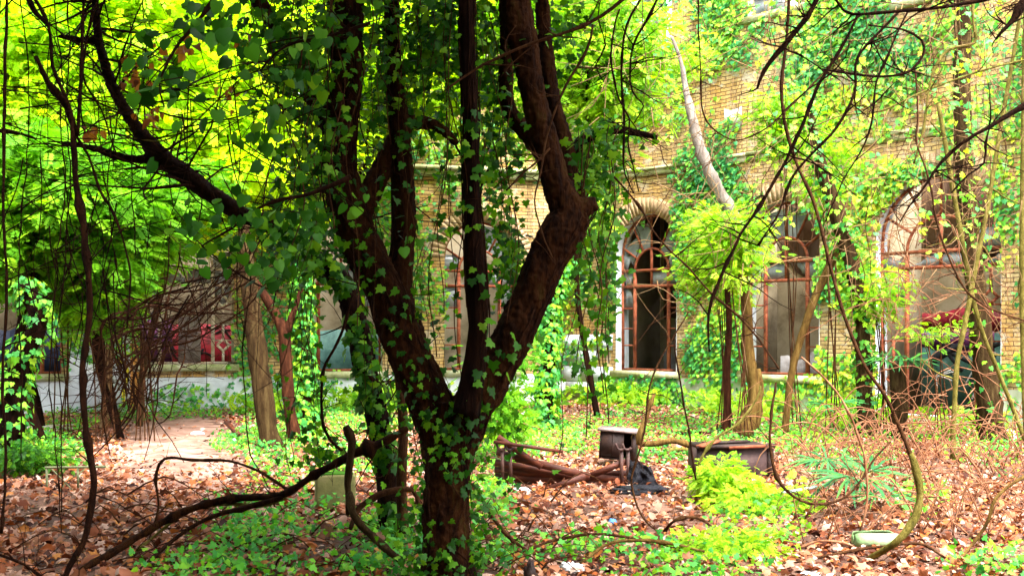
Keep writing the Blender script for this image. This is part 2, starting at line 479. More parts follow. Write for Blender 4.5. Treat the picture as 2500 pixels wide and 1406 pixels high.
# ------------------------------------------------------------------ ground
def build_ground():
    xs = np.concatenate([np.linspace(-150, -14, 14), np.linspace(-13.7, 13.7, 150), np.linspace(14, 150, 14)])
    ys = np.concatenate([np.linspace(-100, -1, 12), np.linspace(-.7, 27, 170), np.linspace(28, 260, 20)])
    V = []
    for y in ys:
        for x in xs:
            near = 1 if (abs(x) < 14 and -1 < y < 28) else 0
            V.append((x, y, gz(x, y) * near + (.02 * nz(x, y, 1, 6) if near else 0)))
    nx = len(xs)
    Q = [(j * nx + i, j * nx + i + 1, (j + 1) * nx + i + 1, (j + 1) * nx + i) for j in range(len(ys) - 1) for i in range(nx - 1)]
    tag(link('ground', np_mesh('ground', V, Q, True), M['ground']), 'leaf strewn forest soil of the abandoned courtyard', 'ground', kind='structure')
build_ground()
def build_path():
    M['path'] = noisy('trodden pinkish earth', [(.09, .04, .026), (.22, .12, .09), (.34, .22, .175)], 2.2, 9, .9, bs=.7, bd=.03)
    V, Q = [], []
    rows = 60
    for i in range(rows + 1):
        y = 9.2 + (20.9 - 9.2) * i / rows
        cx = at(440 - 30 * (1 - i / rows), 0, y)[0]
        hw = (.25 + .95 * math.sin(math.pi * min(1, i / rows * 1.1)) ** .6 if i / rows < .9 else 1.1)
        for j in range(15):
            t = j / 14 * 2 - 1
            x = cx + t * hw * (1 + .25 * nz(y, t, 5, 1.1))
            V.append((x, y, gz(x, y) + .02 * nz(x, y, 1, 6) + .012 * (1 - t * t) - .004))
    for i in range(rows):
        for j in range(14):
            a = i * 15 + j
            Q.append((a, a + 1, a + 16, a + 15))
    tag(link('path', np_mesh('path', V, Q, True), M['path']), 'bare trodden earth path leading to the hexagon window', 'path', kind='structure')

# ------------------------------------------------------------------ the two wings of the ruin
class Wing:
    def __init__(s, ox, oy, slope):
        s.k = slope; s.ox, s.oy = ox, oy
        s.L = math.hypot(1, slope); s.rz = math.atan2(slope, 1)
    def s_of(s, px):                      # wall coordinate under a pixel column
        u = (px - 1250) / F
        y = s.oy / (1 - s.k * u)
        return u * y * s.L
    def y_of(s, px): return s.oy / (1 - s.k * (px - 1250) / F)
    def z_of(s, px, py): return HC - (py - HY) / F * s.y_of(px)
    def world(s, a, b, z):                # local (along, into, up) arrays to world
        c, q = math.cos(s.rz), math.sin(s.rz)
        return np.stack([s.ox + a * c - b * q, s.oy + a * q + b * c, z], -1)

RW = Wing(0, 26.0, -1.04)
LW = Wing(0, 23.6, .30)

def facade(wing, s0, s1, ztop, ops, ups, zmid=5.0, plinth=.62):
    """ops: (centre, half width, sill, spring) arched openings; ups: (centre, half width, z0, z1)"""
    wall, plin, revs = MB(), MB(), []
    def q(mb, a, b, z0, z1, y=0.0):
        if b - a < 1e-4 or z1 - z0 < 1e-4: return
        mb.add([(a, y, z0), (b, y, z0), (b, y, z1), (a, y, z1)], [(0, 1, 2, 3)])
    T = .42
    def low(a, b, z1):
        z1p = min(z1, plinth)
        q(plin, a, b, -.3, z1p, -.03)
        if z1 > plinth: q(wall, a, b, plinth, z1)
    x = s0
    for c, h, zs, zp in ops:
        low(x, c - h, zmid)
        low(c - h, c + h, zs)
        rev = MB(); revs.append(rev)
        n = 24
        A = [(c - h * math.cos(math.pi * i / n), zp + h * math.sin(math.pi * i / n)) for i in range(n + 1)]
        for i in range(n):
            (xa, za), (xb, zb) = A[i], A[i + 1]
            wall.add([(xa, 0, za), (xb, 0, zb), (xb, 0, zmid), (xa, 0, zmid)], [(0, 1, 2, 3)])
            rev.add([(xa, 0, za), (xa, T, za), (xb, T, zb), (xb, 0, zb)], [(0, 1, 2, 3)])
        for xx, sg in ((c - h, 1), (c + h, -1)):
            rev.add([(xx, -.03, zs), (xx, T, zs), (xx, T, zp), (xx, 0, zp)], [(0, 1, 2, 3)])
        rev.add([(c - h, -.03, zs), (c + h, -.03, zs), (c + h, T, zs), (c - h, T, zs)], [(0, 1, 2, 3)])
        x = c + h
    low(x, s1, zmid)
    x = s0
    for c, h, z0, z1 in ups:
        q(wall, x, c - h, zmid, ztop); q(wall, c - h, c + h, zmid, z0); q(wall, c - h, c + h, z1, ztop)
        rev = MB(); revs.append(rev)
        for xx in (c - h, c + h):
            rev.add([(xx, 0, z0), (xx, T, z0), (xx, T, z1), (xx, 0, z1)], [(0, 1, 2, 3)])
        rev.add([(c - h, 0, z0), (c + h, 0, z0), (c + h, T, z0), (c - h, T, z0)], [(0, 1, 2, 3)])
        x = c + h
    q(wall, x, s1, zmid, ztop)
    return wall, plin, revs

def voussoirs(c, r, zp, wd=.34, y0=-.012):
    mb = MB()
    n = int(math.pi * r / .085)
    rd = random.Random(int(c * 100) + 5)
    for i in range(n):
        a0 = math.pi * (i + .06) / n; a1 = math.pi * (i + .94) / n
        w2 = wd * rd.uniform(.9, 1.06); yy = y0 - rd.uniform(0, .012); r0 = r + rd.uniform(-.004, .02)
        V = []
        for y in (yy, .1):
            for a, rr in ((a0, r0), (a1, r0), (a1, r0 + w2), (a0, r0 + w2)):
                V.append((c - rr * math.cos(a), y, zp + rr * math.sin(a)))
        mb.add(V, [(0, 1, 2, 3), (7, 6, 5, 4), (0, 4, 5, 1), (1, 5, 6, 2), (2, 6, 7, 3), (3, 7, 4, 0)])
    return mb

def jag_pane(mb, x0, x1, z0, z1, y, rd, miss=.5):
    """a broken sheet of glass: strips with ragged ends, thin but solid"""
    if rd.random() < miss * .6: return
    n = 7
    full = rd.random() > miss
    side = rd.random() < .5
    base = rd.uniform(.35, .9)
    for i in range(n):
        a, b = x0 + (x1 - x0) * i / n, x0 + (x1 - x0) * (i + 1) / n
        def hh(t):
            if full: return 1.0
            return max(.06, min(1, base + .55 * math.sin(t * 5 + base * 9) * .6 + rd.uniform(-.08, .08)))
        ha, hb = hh(i / n), hh((i + 1) / n)
        if side: za0, za1, zb0, zb1 = z0, z0 + (z1 - z0) * ha, z0, z0 + (z1 - z0) * hb
        else: za0, za1, zb0, zb1 = z1 - (z1 - z0) * ha, z1, z1 - (z1 - z0) * hb, z1
        mb.add([(a, y, za0), (b, y, zb0), (b, y, zb1), (a, y, za1), (a, y + .004, za0), (b, y + .004, zb0), (b, y + .004, zb1), (a, y + .004, za1)],
               [(0, 1, 2, 3), (7, 6, 5, 4), (3, 2, 6, 7), (0, 4, 5, 1)])

def arched_window(parent, c, h, zs, zp, t1, t2, seed, mat='rust', hexes=False, wide=False, label=None, door=False):
    """iron frame: arch, inner arch, spokes, two transoms, mullions; parts: window > pane"""
    rd = random.Random(seed)
    fr, gl = MB(), MB()
    y = .2
    b = .036
    ins = .56                                   # inner arch radius share
    def arc(r, n=22, rad=.022):
        P = [(c - r * math.cos(math.pi * i / n), y, zp - (zp - t1) * (1 if r < h * .8 else 0) + r * math.sin(math.pi * i / n)) for i in range(n + 1)]
        fr.tube(P, [rad * 1.3] * len(P), 6)
    arc(h - .03)
    ri = h * ins
    arc(ri)
    zc = t1
    ang = (0, 33, 62, 90, 118, 147, 180)
    for a in ang[1:-1]:
        t = R(a)
        p0 = (c - ri * math.cos(t), y, zc + ri * math.sin(t))
        # meets the outer arch
        dx, dz = -math.cos(t), math.sin(t)
        k = ri
        while math.hypot(k * dx, max(0, zc + k * dz - zp)) < h - .03 and k < 3: k += .01
        fr.tube([p0, (c + k * dx, y, zc + k * dz)], [.026, .026], 5)
        if rd.random() < .55:                     # glass still in this fan segment
            t2a = R(a + 27)
            q = []
            for tt, kk in ((t, ri), (t2a, ri), (t2a, k * rd.uniform(.8, .98)), (t, k * .97)):
                q.append((c - kk * math.cos(tt), y + .01, min(zc + kk * math.sin(tt), zp + h * .95)))
            if all(math.hypot(v[0] - c, max(0, v[2] - zp)) < h for v in q):
                gl.add(q + [(v[0], v[1] + .004, v[2]) for v in q], [(0, 1, 2, 3), (7, 6, 5, 4)])
    for z in (t1, t2): fr.box(c - h, c + h, y - .03, y + .03, z - .03, z + .03)
    mul = [c - ri, c + ri]
    for x in mul: fr.box(x - b, x + b, y - .025, y + .025, zs, t1)
    fr.box(c - .028, c + .028, y - .02, y + .02, t2, t1 + ri)
    for x in (c - h + .02, c + h - .02): fr.box(x - .02, x + .02, y - .028, y + .028, zs, zp)
    fr.box(c - h, c + h, y - .03, y + .03, zs, zs + .05)
    for sg in (-1, 1):
        xa, xb = sorted((c + sg * ri, c + sg * h))
        zz = zs + .05
        for z in (zs + (t2 - zs) * .3, zs + (t2 - zs) * .5, zs + (t2 - zs) * .74):
            fr.box(xa, xb, y - .015, y + .015, z - .014, z + .014)
        if hexes:
            xm = (xa + xb) / 2
            for z0, z1 in ((zs + .05, zs + (t2 - zs) * .5), (zs + (t2 - zs) * .62, t2)):
                zm = z0 + (z1 - z0) * .45; d = .12
                for p, q2 in (((xm, zm + d), (xm, z1)), ((xm, zm - d), (xm, z0)), ((xm - d, zm), (xm, zm + d)), ((xm, zm + d), (xm + d, zm)),
                              ((xm + d, zm), (xm, zm - d)), ((xm, zm - d), (xm - d, zm))):
                    fr.tube([(p[0], y - .02, p[1]), (q2[0], y - .02, q2[1])], [.028, .028], 5)
                fr.tube([(xm + d, y - .02, zm), (xb, y - .02, zm)], [.02, .02], 5)
        jag_pane(gl, xa, xb, t2, t1, y + .01, rd, .35)
        jag_pane(gl, xa, xb, t1, t1 + .35, y + .01, rd, .5)
        jag_pane(gl, xa, xb, zs + (t2 - zs) * .74, t2, y + .01, rd, .7)
    jag_pane(gl, c - ri, c, t2, t1, y + .01, rd, .6)
    jag_pane(gl, c, c + ri, t2, t1, y + .01, rd, .4)
    w_ = fr.build('window', M[mat], parent)
    if label: w_['label'] = label
    if gl.n: gl.build('pane', M['glass'], w_)
    return w_

def stroke(pts, y, wd=.02):
    """graffiti stroke on a wall facing -y: a thin band of paint"""
    mb = MB()
    C = smooth_path([(x, y, z, wd) for x, z in pts], .03)
    mb.tube(C[:, :3] * np.array((1, 1, 1)), C[:, 3] * .5, 5)
    mb.V = [np.column_stack([v[:, 0], y + (v[:, 1] - y) * .15, v[:, 2]]) for v in mb.V]
    return mb

def merge(dst, src):
    for v, q in zip(src.V, src.Q): pass
    V = np.concatenate(src.V); Q = np.concatenate(src.Q)
    dst.add(V, Q)

def letters(x, z, h, y, mb, word):
    G = {'B': [[(0, 0), (0, 1)], [(0, 1), (.5, .9), (.45, .6), (0, .52)], [(0, .52), (.6, .4), (.55, .05), (0, 0)]],
         'O': [[(.3, 1), (0, .5), (.3, 0), (.62, .5), (.3, 1)]],
         'D': [[(0, 0), (0, 1)], [(0, 1), (.55, .8), (.55, .2), (0, 0)]],
         'A': [[(0, 0), (.3, 1)], [(.3, 1), (.6, 0)], [(.12, .4), (.5, .4)]],
         'K': [[(0, 0), (0, 1)], [(.5, 1), (0, .45)], [(.1, .5), (.55, 0)]]}
    for ch in word:
        for s_ in G[ch]:
            merge(mb, stroke([(x + px * h, z + pz * h) for px, pz in s_], y, h * .1))
        x += h * .85

def splash(x0, x1, z0, z1, y, rd, n=16, rag=.1):
    """coloured field with an uneven upper and lower edge, a few mm thick"""
    mb = MB()
    for i in range(n):
        a, b = x0 + (x1 - x0) * i / n, x0 + (x1 - x0) * (i + 1) / n
        f = lambda t, o: rag * (math.sin(t * 4.1 + o) * .5 + nz(t * 3, o, 0) * .9)
        V = [(a, y, z0 + f(a, 1)), (b, y, z0 + f(b, 1)), (b, y, z1 + f(b, 4)), (a, y, z1 + f(a, 4))]
        V += [(v[0], y + .003, v[2]) for v in V]
        mb.add(V, [(0, 1, 2, 3), (3, 2, 6, 7), (0, 4, 5, 1)])
    return mb

def room(parent, s0, s1, depth, ztop, cuts, lid):
    """rooms behind the windows: back wall, floor, ceiling, cross walls"""
    mb = MB()
    mb.add([(s0, depth, -.2), (s1, depth, -.2), (s1, depth, ztop), (s0, depth, ztop)], [(0, 1, 2, 3)])
    for x in cuts: mb.box(x - .08, x + .08, .43, depth - .01, -.2, ztop - .01)
    for x in (s0, s1): mb.add([(x, .0, -.2), (x, depth, -.2), (x, depth, ztop), (x, 0, ztop)], [(0, 1, 2, 3)])
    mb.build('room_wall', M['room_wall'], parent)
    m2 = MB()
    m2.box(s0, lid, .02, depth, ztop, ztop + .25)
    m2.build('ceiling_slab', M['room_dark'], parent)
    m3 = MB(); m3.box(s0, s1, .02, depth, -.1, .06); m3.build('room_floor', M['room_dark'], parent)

build_path()
def build_right():
    b = empty('brick_building', (RW.ox, RW.oy, 0), 'two storey yellow brick ruin with three big arched windows along the right', 'building', rz=RW.rz)
    ops = [(4.17, .83, .74, 3.31), (7.5, .83, .74, 3.28), (10.56, 1.1, .12, 3.2)]
    ups = [(4.17, .7, 7.7, 9.3), (7.5, .75, 7.8, 9.4), (10.6, .85, 7.4, 9.4), (14.5, .85, 7.4, 9.4)]
    wl, pl, rv = facade(RW, -3.2, 19, 10.4, ops, ups)
    wl.build('wall', M['brick'], b); pl.build('plinth', M['plaster'], b); [r_.build('reveal', M['plaster_grey'], b) for r_ in rv]
    for c, h, zs, zp in ops:
        voussoirs(c, h, zp, .36 if h < 1 else .4).build('brick_arch', M['vouss'], b)
        if zs > .4:
            m = MB(); m.box(c - h - .1, c + h + .1, -.12, .16, zs - .13, zs + .003); m.build('sill', M['stone'], b)
    # pale rendered panels left of the first window, block joints showing
    m = MB()
    for r_ in range(4):
        for q in range(6):
            x = -2.9 + q * .95 + (.45 if r_ % 2 else 0)
            if x + .93 > 3.25: continue
            m.box(x, x + .935, -.06, -.001, .1 + r_ * .36, .1 + r_ * .36 + .35)
    m.build('cement_facing', M['plaster_grey'], b)
    m = MB()                                     # string course with worn moulding
    rdc = random.Random(2); x_ = -3.2
    while x_ < 19:
        L_ = rdc.uniform(.5, 1.1); e_ = rdc.uniform(-.012, .012)
        m.box(x_, x_ + L_, -.05 + e_, -.001, 4.95 + e_, 5.06 + e_)
        if rdc.random() < .8: m.box(x_ + .01, x_ + L_ - .01, -.09 + e_, -.001, 5.062 + e_, 5.12 + e_ * 2)
        x_ += L_ + .004
    m.build('cornice', M['stone'], b)
    for x0, x1, z0, z1 in ((2.7, 3.35, 5.2, 5.6), (6.2, 6.62, 5.6, 6.1), (12.3, 12.9, 5.4, 6.0)):
        splash(x0, x1, z0, z1, -.012, None, 10, .12).build('plaster_patch', M['plaster'], b)
    arched_window(b, 4.17, .83, .74, 3.31, 2.93, 2.58, 3)
    arched_window(b, 7.5, .83, .74, 3.28, 2.95, 2.58, 9)
    arched_window(b, 10.56, 1.1, .12, 3.2, 2.98, 2.7, 5, hexes=True)
    for c, h, z0, z1 in ups:
        f, g = MB(), MB()
        for x in (c - h, c - h / 2, c, c + h / 2, c + h): f.box(x - .025, x + .025, .18, .24, z0, z1)
        for z in (z0, z0 + (z1 - z0) * .25, z0 + (z1 - z0) * .5, z1 - .05): f.box(c - h, c + h, .17, .23, z, z + .05)
        rd = random.Random(int(c * 10))
        for i in range(4):
            for j in range(3):
                jag_pane(g, c - h + i * h / 2, c - h + (i + 1) * h / 2, z0 + j * (z1 - z0) * .25, z0 + (j + 1) * (z1 - z0) * .25, .2, rd, .25)
        f = f.build('window', M['cream_iron'], b); g.build('pane', M['glass'], f)
        m = MB(); m.box(c - h - .15, c + h + .15, -.09, .1, z0 - .12, z0 + .003); m.build('sill', M['stone'], b)
    room(b, -3, 18.9, 2.4, 5.0, (2.6, 5.84, 9.1, 12.3), 5.84)
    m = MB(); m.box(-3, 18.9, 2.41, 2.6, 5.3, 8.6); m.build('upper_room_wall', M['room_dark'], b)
    # paint and darker brown upper fields on the room walls
    rd = random.Random(4); y = 2.39
    splash(9.2, 13.2, 2.9, 5, y - .002, rd, rag=.3).build('colour_field', M['room_dark'], b)
    splash(6.0, 9.0, 2.8, 5, y - .002, rd, rag=.3).build('colour_field', M['room_dark'], b)
    splash(2.8, 5.7, 1.9, 5, y, rd).build('colour_field', M['room_dark'], b)
    splash(6.0, 9.0, .1, 1.1, y, rd, rag=.25).build('colour_field', M['white_dirty'], b)
    splash(8.1, 9.0, 1.1, 1.75, y - .006, rd).build('colour_field', M['crimson'], b)
    splash(8.4, 9.0, .5, 1.1, y - .006, rd).build('colour_field', M['teal'], b)
    splash(2.8, 5.2, .1, 1.15, y - .006, rd, rag=.25).build('colour_field', M['white_dirty'], b)
    splash(5.15, 5.7, .2, 1.2, y - .009, rd).build('colour_field', M['crimson'], b)
    splash(9.2, 13.2, .1, 1.75, y - .003, rd).build('colour_field', M['teal'], b)
    splash(9.2, 13.2, 1.55, 2.0, y - .008, rd, rag=.14).build('colour_field', M['crimson'], b)
    splash(9.2, 10.6, 1.2, 1.6, y - .011, rd, rag=.14).build('colour_field', M['purple'], b)
    splash(11.3, 12.2, -.02, .45, y - .012, rd, rag=.2).build('colour_field', M['crimson'], b)
    m = MB()
    for px_, pz in ((4.7, 1.0), (8.0, .98)):      # scrawled black tag below both narrow windows
        for q in range(9):
            a = rd.uniform(0, 6.3)
            merge(m, stroke([(px_ + .25 * math.cos(a), pz + .1 * math.sin(a)), (px_ + .12 * math.cos(a + 1.4), pz + .12 * math.sin(a + 2)), (px_ + .28 * math.cos(a + 2.7), pz + .13 * math.sin(a + 2.7))], y - .016, .06))
    for q in range(16):
        x0, z0 = 9.6 + q * .2, rd.uniform(.3, 1.4)
        merge(m, stroke([(x0, z0), (x0 + rd.uniform(-.3, .3), z0 + rd.uniform(-.4, .4)), (x0 + rd.uniform(.1, .5), z0 + rd.uniform(-.3, .3))], y - .018, rd.uniform(.05, .16)))
    letters(11.85, 1.05, .17, y - .02, m, 'BOD')
    m.build('graffiti', M['black'], b)
    m = MB()
    for q in range(12):
        x0, z0 = 9.5 + q * .28, rd.uniform(.3, 1.45)
        merge(m, stroke([(x0, z0), (x0 + rd.uniform(-.3, .3), z0 + rd.uniform(-.5, .5)), (x0 + rd.uniform(.1, .6), z0 + rd.uniform(-.2, .2))], y - .022, .03))
    m.build('graffiti', M['white'], b)
    return b

def build_left():
    b = empty('brick_building', (LW.ox, LW.oy, 0), 'overgrown left wing with hexagon barred windows over a pale blue grey base', 'building', rz=LW.rz)
    ops = [(-10.1, .85, .75, 3.2), (-6.9, .93, .92, 3.15), (-3.75, .85, .75, 3.2), (-.7, .83, .75, 3.2)]
    wl, pl, rv = facade(LW, -18, 1.0, 6.2, ops, [], plinth=.66)
    wl.build('wall', M['brick'], b); pl.build('plinth', M['pale_plaster'], b); [r_.build('reveal', M['plaster'], b) for r_ in rv]
    m = MB(); m.add([(1.0, 0, -.3), (1.0, 6, -.3), (1.0, 6, 6.2), (1.0, 0, 6.2)], [(0, 1, 2, 3)]); m.build('end_wall', M['brick'], b)
    for c, h, zs, zp in ops:
        voussoirs(c, h, zp).build('brick_arch', M['vouss'], b)
        m = MB(); m.box(c - h - .1, c + h + .1, -.12, .16, zs - .13, zs + .003); m.build('sill', M['stone'], b)
    m = MB(); m.box(-9.1, -7.95, -.07, -.031, -.1, 1.55); m.box(-7.9, -7.86, -.05, -.031, -.1, 1.5); m.build('plaster_patch', M['pale_plaster'], b)
    m = MB(); m.box(-18, 1.0, -.1, -.001, 4.95, 5.1); m.box(-18, 1.0, -.16, -.001, 5.1, 5.18); m.build('cornice', M['stone'], b)
    arched_window(b, -10.1, .85, .75, 3.2, 2.93, 2.6, 21)
    arched_window(b, -6.9, .93, .92, 3.15, 2.88, 2.55, 22, 'cream_iron', True)
    arched_window(b, -3.75, .85, .75, 3.2, 2.93, 2.6, 23)
    arched_window(b, -.7, .83, .75, 3.2, 2.93, 2.6, 24)
    # the wide boarded mullion of the hexagon window
    m = MB(); m.box(-7.06, -6.62, .16, .24, .95, 1.9); m.box(-6.64, -6.58, .14, .26, 1.9, 2.55); m.build('mullion', M['grey_board'], b)
    room(b, -17.9, .9, 1.7, 5.0, (-8.5, -5.3, -2.2), -12)
    rd = random.Random(8); y = 1.69
    splash(-8.3, -5.4, .3, 1.75, y - .004, rd, rag=.05).build('colour_field', M['red_panel'], b)
    splash(-8.3, -7.2, .5, 1.9, y - .008, rd, rag=.1).build('colour_field', M['purple'], b)
    splash(-10.9, -9.0, .3, 1.7, y - .004, rd).build('colour_field', M['navy'], b)
    splash(-4.6, -2.4, .3, 1.6, y - .004, rd).build('colour_field', M['teal'], b)
    m = MB()
    for q in range(14):
        x0, z0 = -8.2 + q * .19, rd.uniform(1.0, 2.1)
        merge(m, stroke([(x0, z0), (x0 + .15, z0 + rd.uniform(-.25, .25)), (x0 + .32, z0 + rd.uniform(-.1, .1))], y - .012, .05))
    m.build('graffiti', M['black'], b)
    m = MB(); m.box(-7.97, -7.8, -.08, -.0716 + .02, .0, 1.35); m.build('painted_stripe', M['orange'], b)
    m = MB()
    merge(m, stroke([(-8.15, 1.5), (-8.2, 1.2), (-8.1, 1.1), (-8.22, .9)], -.078, .06))
    merge(m, stroke([(-8.22, 1.1), (-8.02, .8), (-8.1, .3), (-8.02, .1)], -.078, .07))
    merge(m, stroke([(-7.75, 1.3), (-7.72, .9), (-7.74, .4)], -.04, .07))
    m.build('graffiti', M['yellow'], b)
    return b
build_right()
build_left()

# ------------------------------------------------------------------ ivy on the walls
def ell(px, py, E):
    """sum of soft ellipses in photo coordinates (where on the wall the creeper grows)"""
    v = np.zeros(len(px))
    for cx, cy, rx, ry, d in E:
        q = ((px - cx) / rx) ** 2 + ((py - cy) / ry) ** 2
        v = np.maximum(v, d * np.clip(1.6 - q, 0, 1))
    return v

def wall_ivy(wing, s0, s1, z1, n, E, name, label, openings, lo=0, hi=1, size=(.06, .11)):
    a = rng.uniform(s0, s1, n); z = rng.uniform(0, z1, n)
    b = -rng.uniform(.01, .16, n)
    W = wing.world(a, b, z)
    px = 1250 + W[:, 0] / W[:, 1] * F; py = HY - (W[:, 2] - HC) / W[:, 1] * F
    dens = ell(px, py, E)
    nf = nfield(np.stack([a, z, z * 0], -1), .9, 3) + .6 * nfield(np.stack([a, z, z * 0], -1), 2.6, 8)
    keep = rng.uniform(0, 1, n) < dens * np.clip(.8 + nf * 2.2, 0, 1)
    for c, h, zs, zp in openings:
        ins = (abs(a - c) < h - .05) & (z > zs + .05) & ((z < zp) | (np.hypot(a - c, z - zp) < h - .05))
        keep &= ~ins
    W = W[keep]; k = len(W)
    nrm = np.array((math.sin(wing.rz), -math.cos(wing.rz), .35))
    N = nrm + rng.normal(size=(k, 3)) * .38
    D = rdir(k, (0, 0, -1.3), .45)
    sz = rng.uniform(*size, k)
    nf2 = nfield(W, .7, 20)
    rn = np.clip(rng.uniform(lo, hi, k) * .75 + nf2 * .5 + .04, 0, 1)
    o = leaves(name, W, N, D, sz, IVY, M['ivy_wall'], None, rn)
    return tag(o, label, 'ivy', kind='stuff')

R_OPS = [(4.17, .83, .74, 3.31), (7.5, .83, .74, 3.28), (10.56, 1.1, .12, 3.2)]
L_OPS = [(-10.1, .85, .75, 3.2), (-6.9, .93, .92, 3.15), (-3.75, .85, .75, 3.2), (-.7, .83, .75, 3.2)]
wall_ivy(RW, -1, 15, 9.8, 135000, [(1620, 60, 260, 110, .8), (1450, 200, 150, 150, .7), (1620, 230, 60, 60, .6), (1560, 40, 120, 90, .8), (1660, 350, 30, 90, .5), (1760, 330, 35, 90, .45),
    (1690, 560, 45, 190, .75), (1740, 440, 90, 60, .6), (1790, 650, 80, 230, .85), (1740, 880, 70, 110, .65), (2090, 150, 170, 190, .9), (2150, 330, 190, 110, .8), (2080, 470, 110, 100, .95),
    (2050, 640, 100, 160, .85), (2060, 860, 110, 120, .45), (2470, 620, 60, 320, .4), (2490, 250, 90, 140, .4), (2420, 100, 120, 70, .5), (1420, 600, 90, 250, .5), (1560, 960, 120, 40, .6), (1950, 960, 150, 60, .55),
    (1360, 620, 60, 260, .5), (1980, 250, 90, 200, .6), (2290, 200, 60, 200, .5)], 'ivy', 'green creeper spreading over the brick between the arched windows', R_OPS)
wall_ivy(LW, -16, 1, 6.2, 60000, [(650, 780, 90, 220, .55), (960, 640, 150, 180, .4), (1200, 760, 110, 150, .7), (850, 500, 300, 160, .5), (750, 850, 100, 130, .6), (300, 850, 50, 120, .7), 
    (450, 970, 130, 30, .5), (300, 400, 500, 250, .8), (800, 200, 500, 250, .8), (900, 960, 200, 40, .6), (40, 700, 80, 150, .8), (200, 720, 130, 150, .9)], 'ivy', 'creeper covering the shaded left wing behind the trees', L_OPS)

# ------------------------------------------------------------------ trees
def sweep(mb, pts, d, seg=10, rough=.12, step=.07, fs=7, jit=.0):
    rdg = .16 if seg >= 12 and step > .05 else 0
    if rdg: seg, step = 44, .035
    O = smooth_path(ctrl(pts, d), step)
    if jit:
        jitter(O, jit, 2.2, random.random() * 50)
        jitter(O, jit * .35, 9, random.random() * 50)
        for _ in range(len(O) // 7):
            i_ = random.randrange(len(O)); O[i_, 3] *= random.uniform(1.2, 1.6)
    mb.tube(O[:, :3], O[:, 3], seg, rough, fs, rdg)
    return O

def surf_leaves(paths, n, size, name, mat, parent, tmpl=IVY, off=.02, face=True, lo=0, hi=1, patch=.0):
    """ivy leaves standing off the bark"""
    P, N = [], []
    tot = sum(len(o) for o in paths)
    for O in paths:
        k = int(n * len(O) / tot)
        if k < 1: continue
        idx = rng.integers(0, len(O), k)
        dirs = rdir(k, (0, -.9 if face else 0, 0), .7); dirs[:, 2] *= .3
        dirs /= np.linalg.norm(dirs, axis=1)[:, None]
        pp = O[idx, :3] + dirs * (O[idx, 3:4] * 1.05 + off * rng.uniform(.3, 2.2, (k, 1))) + rng.normal(size=(k, 3)) * .02
        P.append(pp); N.append(dirs + np.array((0, 0, .3)))
    P = np.concatenate(P); N = np.concatenate(N)
    if patch:
        keep = nfield(P, 2.6, 31) > patch
        P, N = P[keep], N[keep]
    k = len(P)
    return leaves(name, P, N + rng.normal(size=(k, 3)) * .3, rdir(k, (0, 0, -1), .5), rng.uniform(size[0], size[1], k), tmpl, mat, parent, None, True, lo, hi)

def crown_pts(c, rad, nclump, per, cr, flat=.55):
    c = np.asarray(c, float)
    u = rng.normal(size=(nclump, 3)); u /= np.linalg.norm(u, axis=1)[:, None]
    cc = c + u * (rng.uniform(0.15, 1, (nclump, 1)) ** .5) * np.asarray(rad)
    P = np.repeat(cc, per, axis=0) + rng.normal(size=(nclump * per, 3)) * cr * np.array((1, 1, flat))
    out = P - np.repeat(cc, per, axis=0) + (P - c) * .15
    return P, out, cc

def add_crown(parent, c, rad, nclump, per, cr, size, mat, tmpl=PIN, lo=0, hi=1, name='crown', droop=.35):
    P, out, cc = crown_pts(c, rad, nclump, per, cr)
    k = len(P)
    N = rdir(k, (0, -.25, .9), .45)
    D = out * 1.2 / (cr + 1e-6) + rdir(k, (0, 0, -droop), .4)
    base = np.repeat(rng.uniform(lo, hi, len(cc)), per)
    rn = np.clip(base * .55 + rng.uniform(lo, hi, k) * .45, 0, 1)
    o = leaves(name, P, N, D, rng.uniform(size[0], size[1], k), tmpl, mat, parent, rn, True)
    return o, cc

def branches_to(parent, O, cc, n, r0, mat, name='limb'):
    """limbs from the trunk path out to leaf clumps"""
    mb = MB()
    for t in range(min(n, len(cc))):
        tgt = cc[t]
        i = int(len(O) * random.uniform(.45, .98))
        p = O[i, :3]
        mid = (p + tgt) / 2 + np.array((0, 0, .25)) + rng.normal(size=3) * .15
        C = smooth_path([np.append(p, min(r0, O[i, 3] * .6)), np.append(mid, r0 * .6), np.append(tgt, r0 * .2)], .15)
        mb.tube(C[:, :3], C[:, 3], 5)
        pass
    mb.build(name, mat, parent, True, True)

# --- main forked tree
def remeshed(mb, name, mat, parent, voxel, world=True):
    o = mb.build(name, mat, parent, True, world)
    r = o.modifiers.new('join', 'REMESH'); r.mode = 'VOXEL'; r.voxel_size = voxel; r.use_smooth_shade = True
    tx = bpy.data.textures.new(name + ' bark', 'CLOUDS'); tx.noise_scale = .03; tx.noise_depth = 2
    dm = o.modifiers.new('bark', 'DISPLACE'); dm.texture = tx; dm.strength = .022; dm.mid_level = .5
    e = bpy.data.objects.get('trunk')
    return o

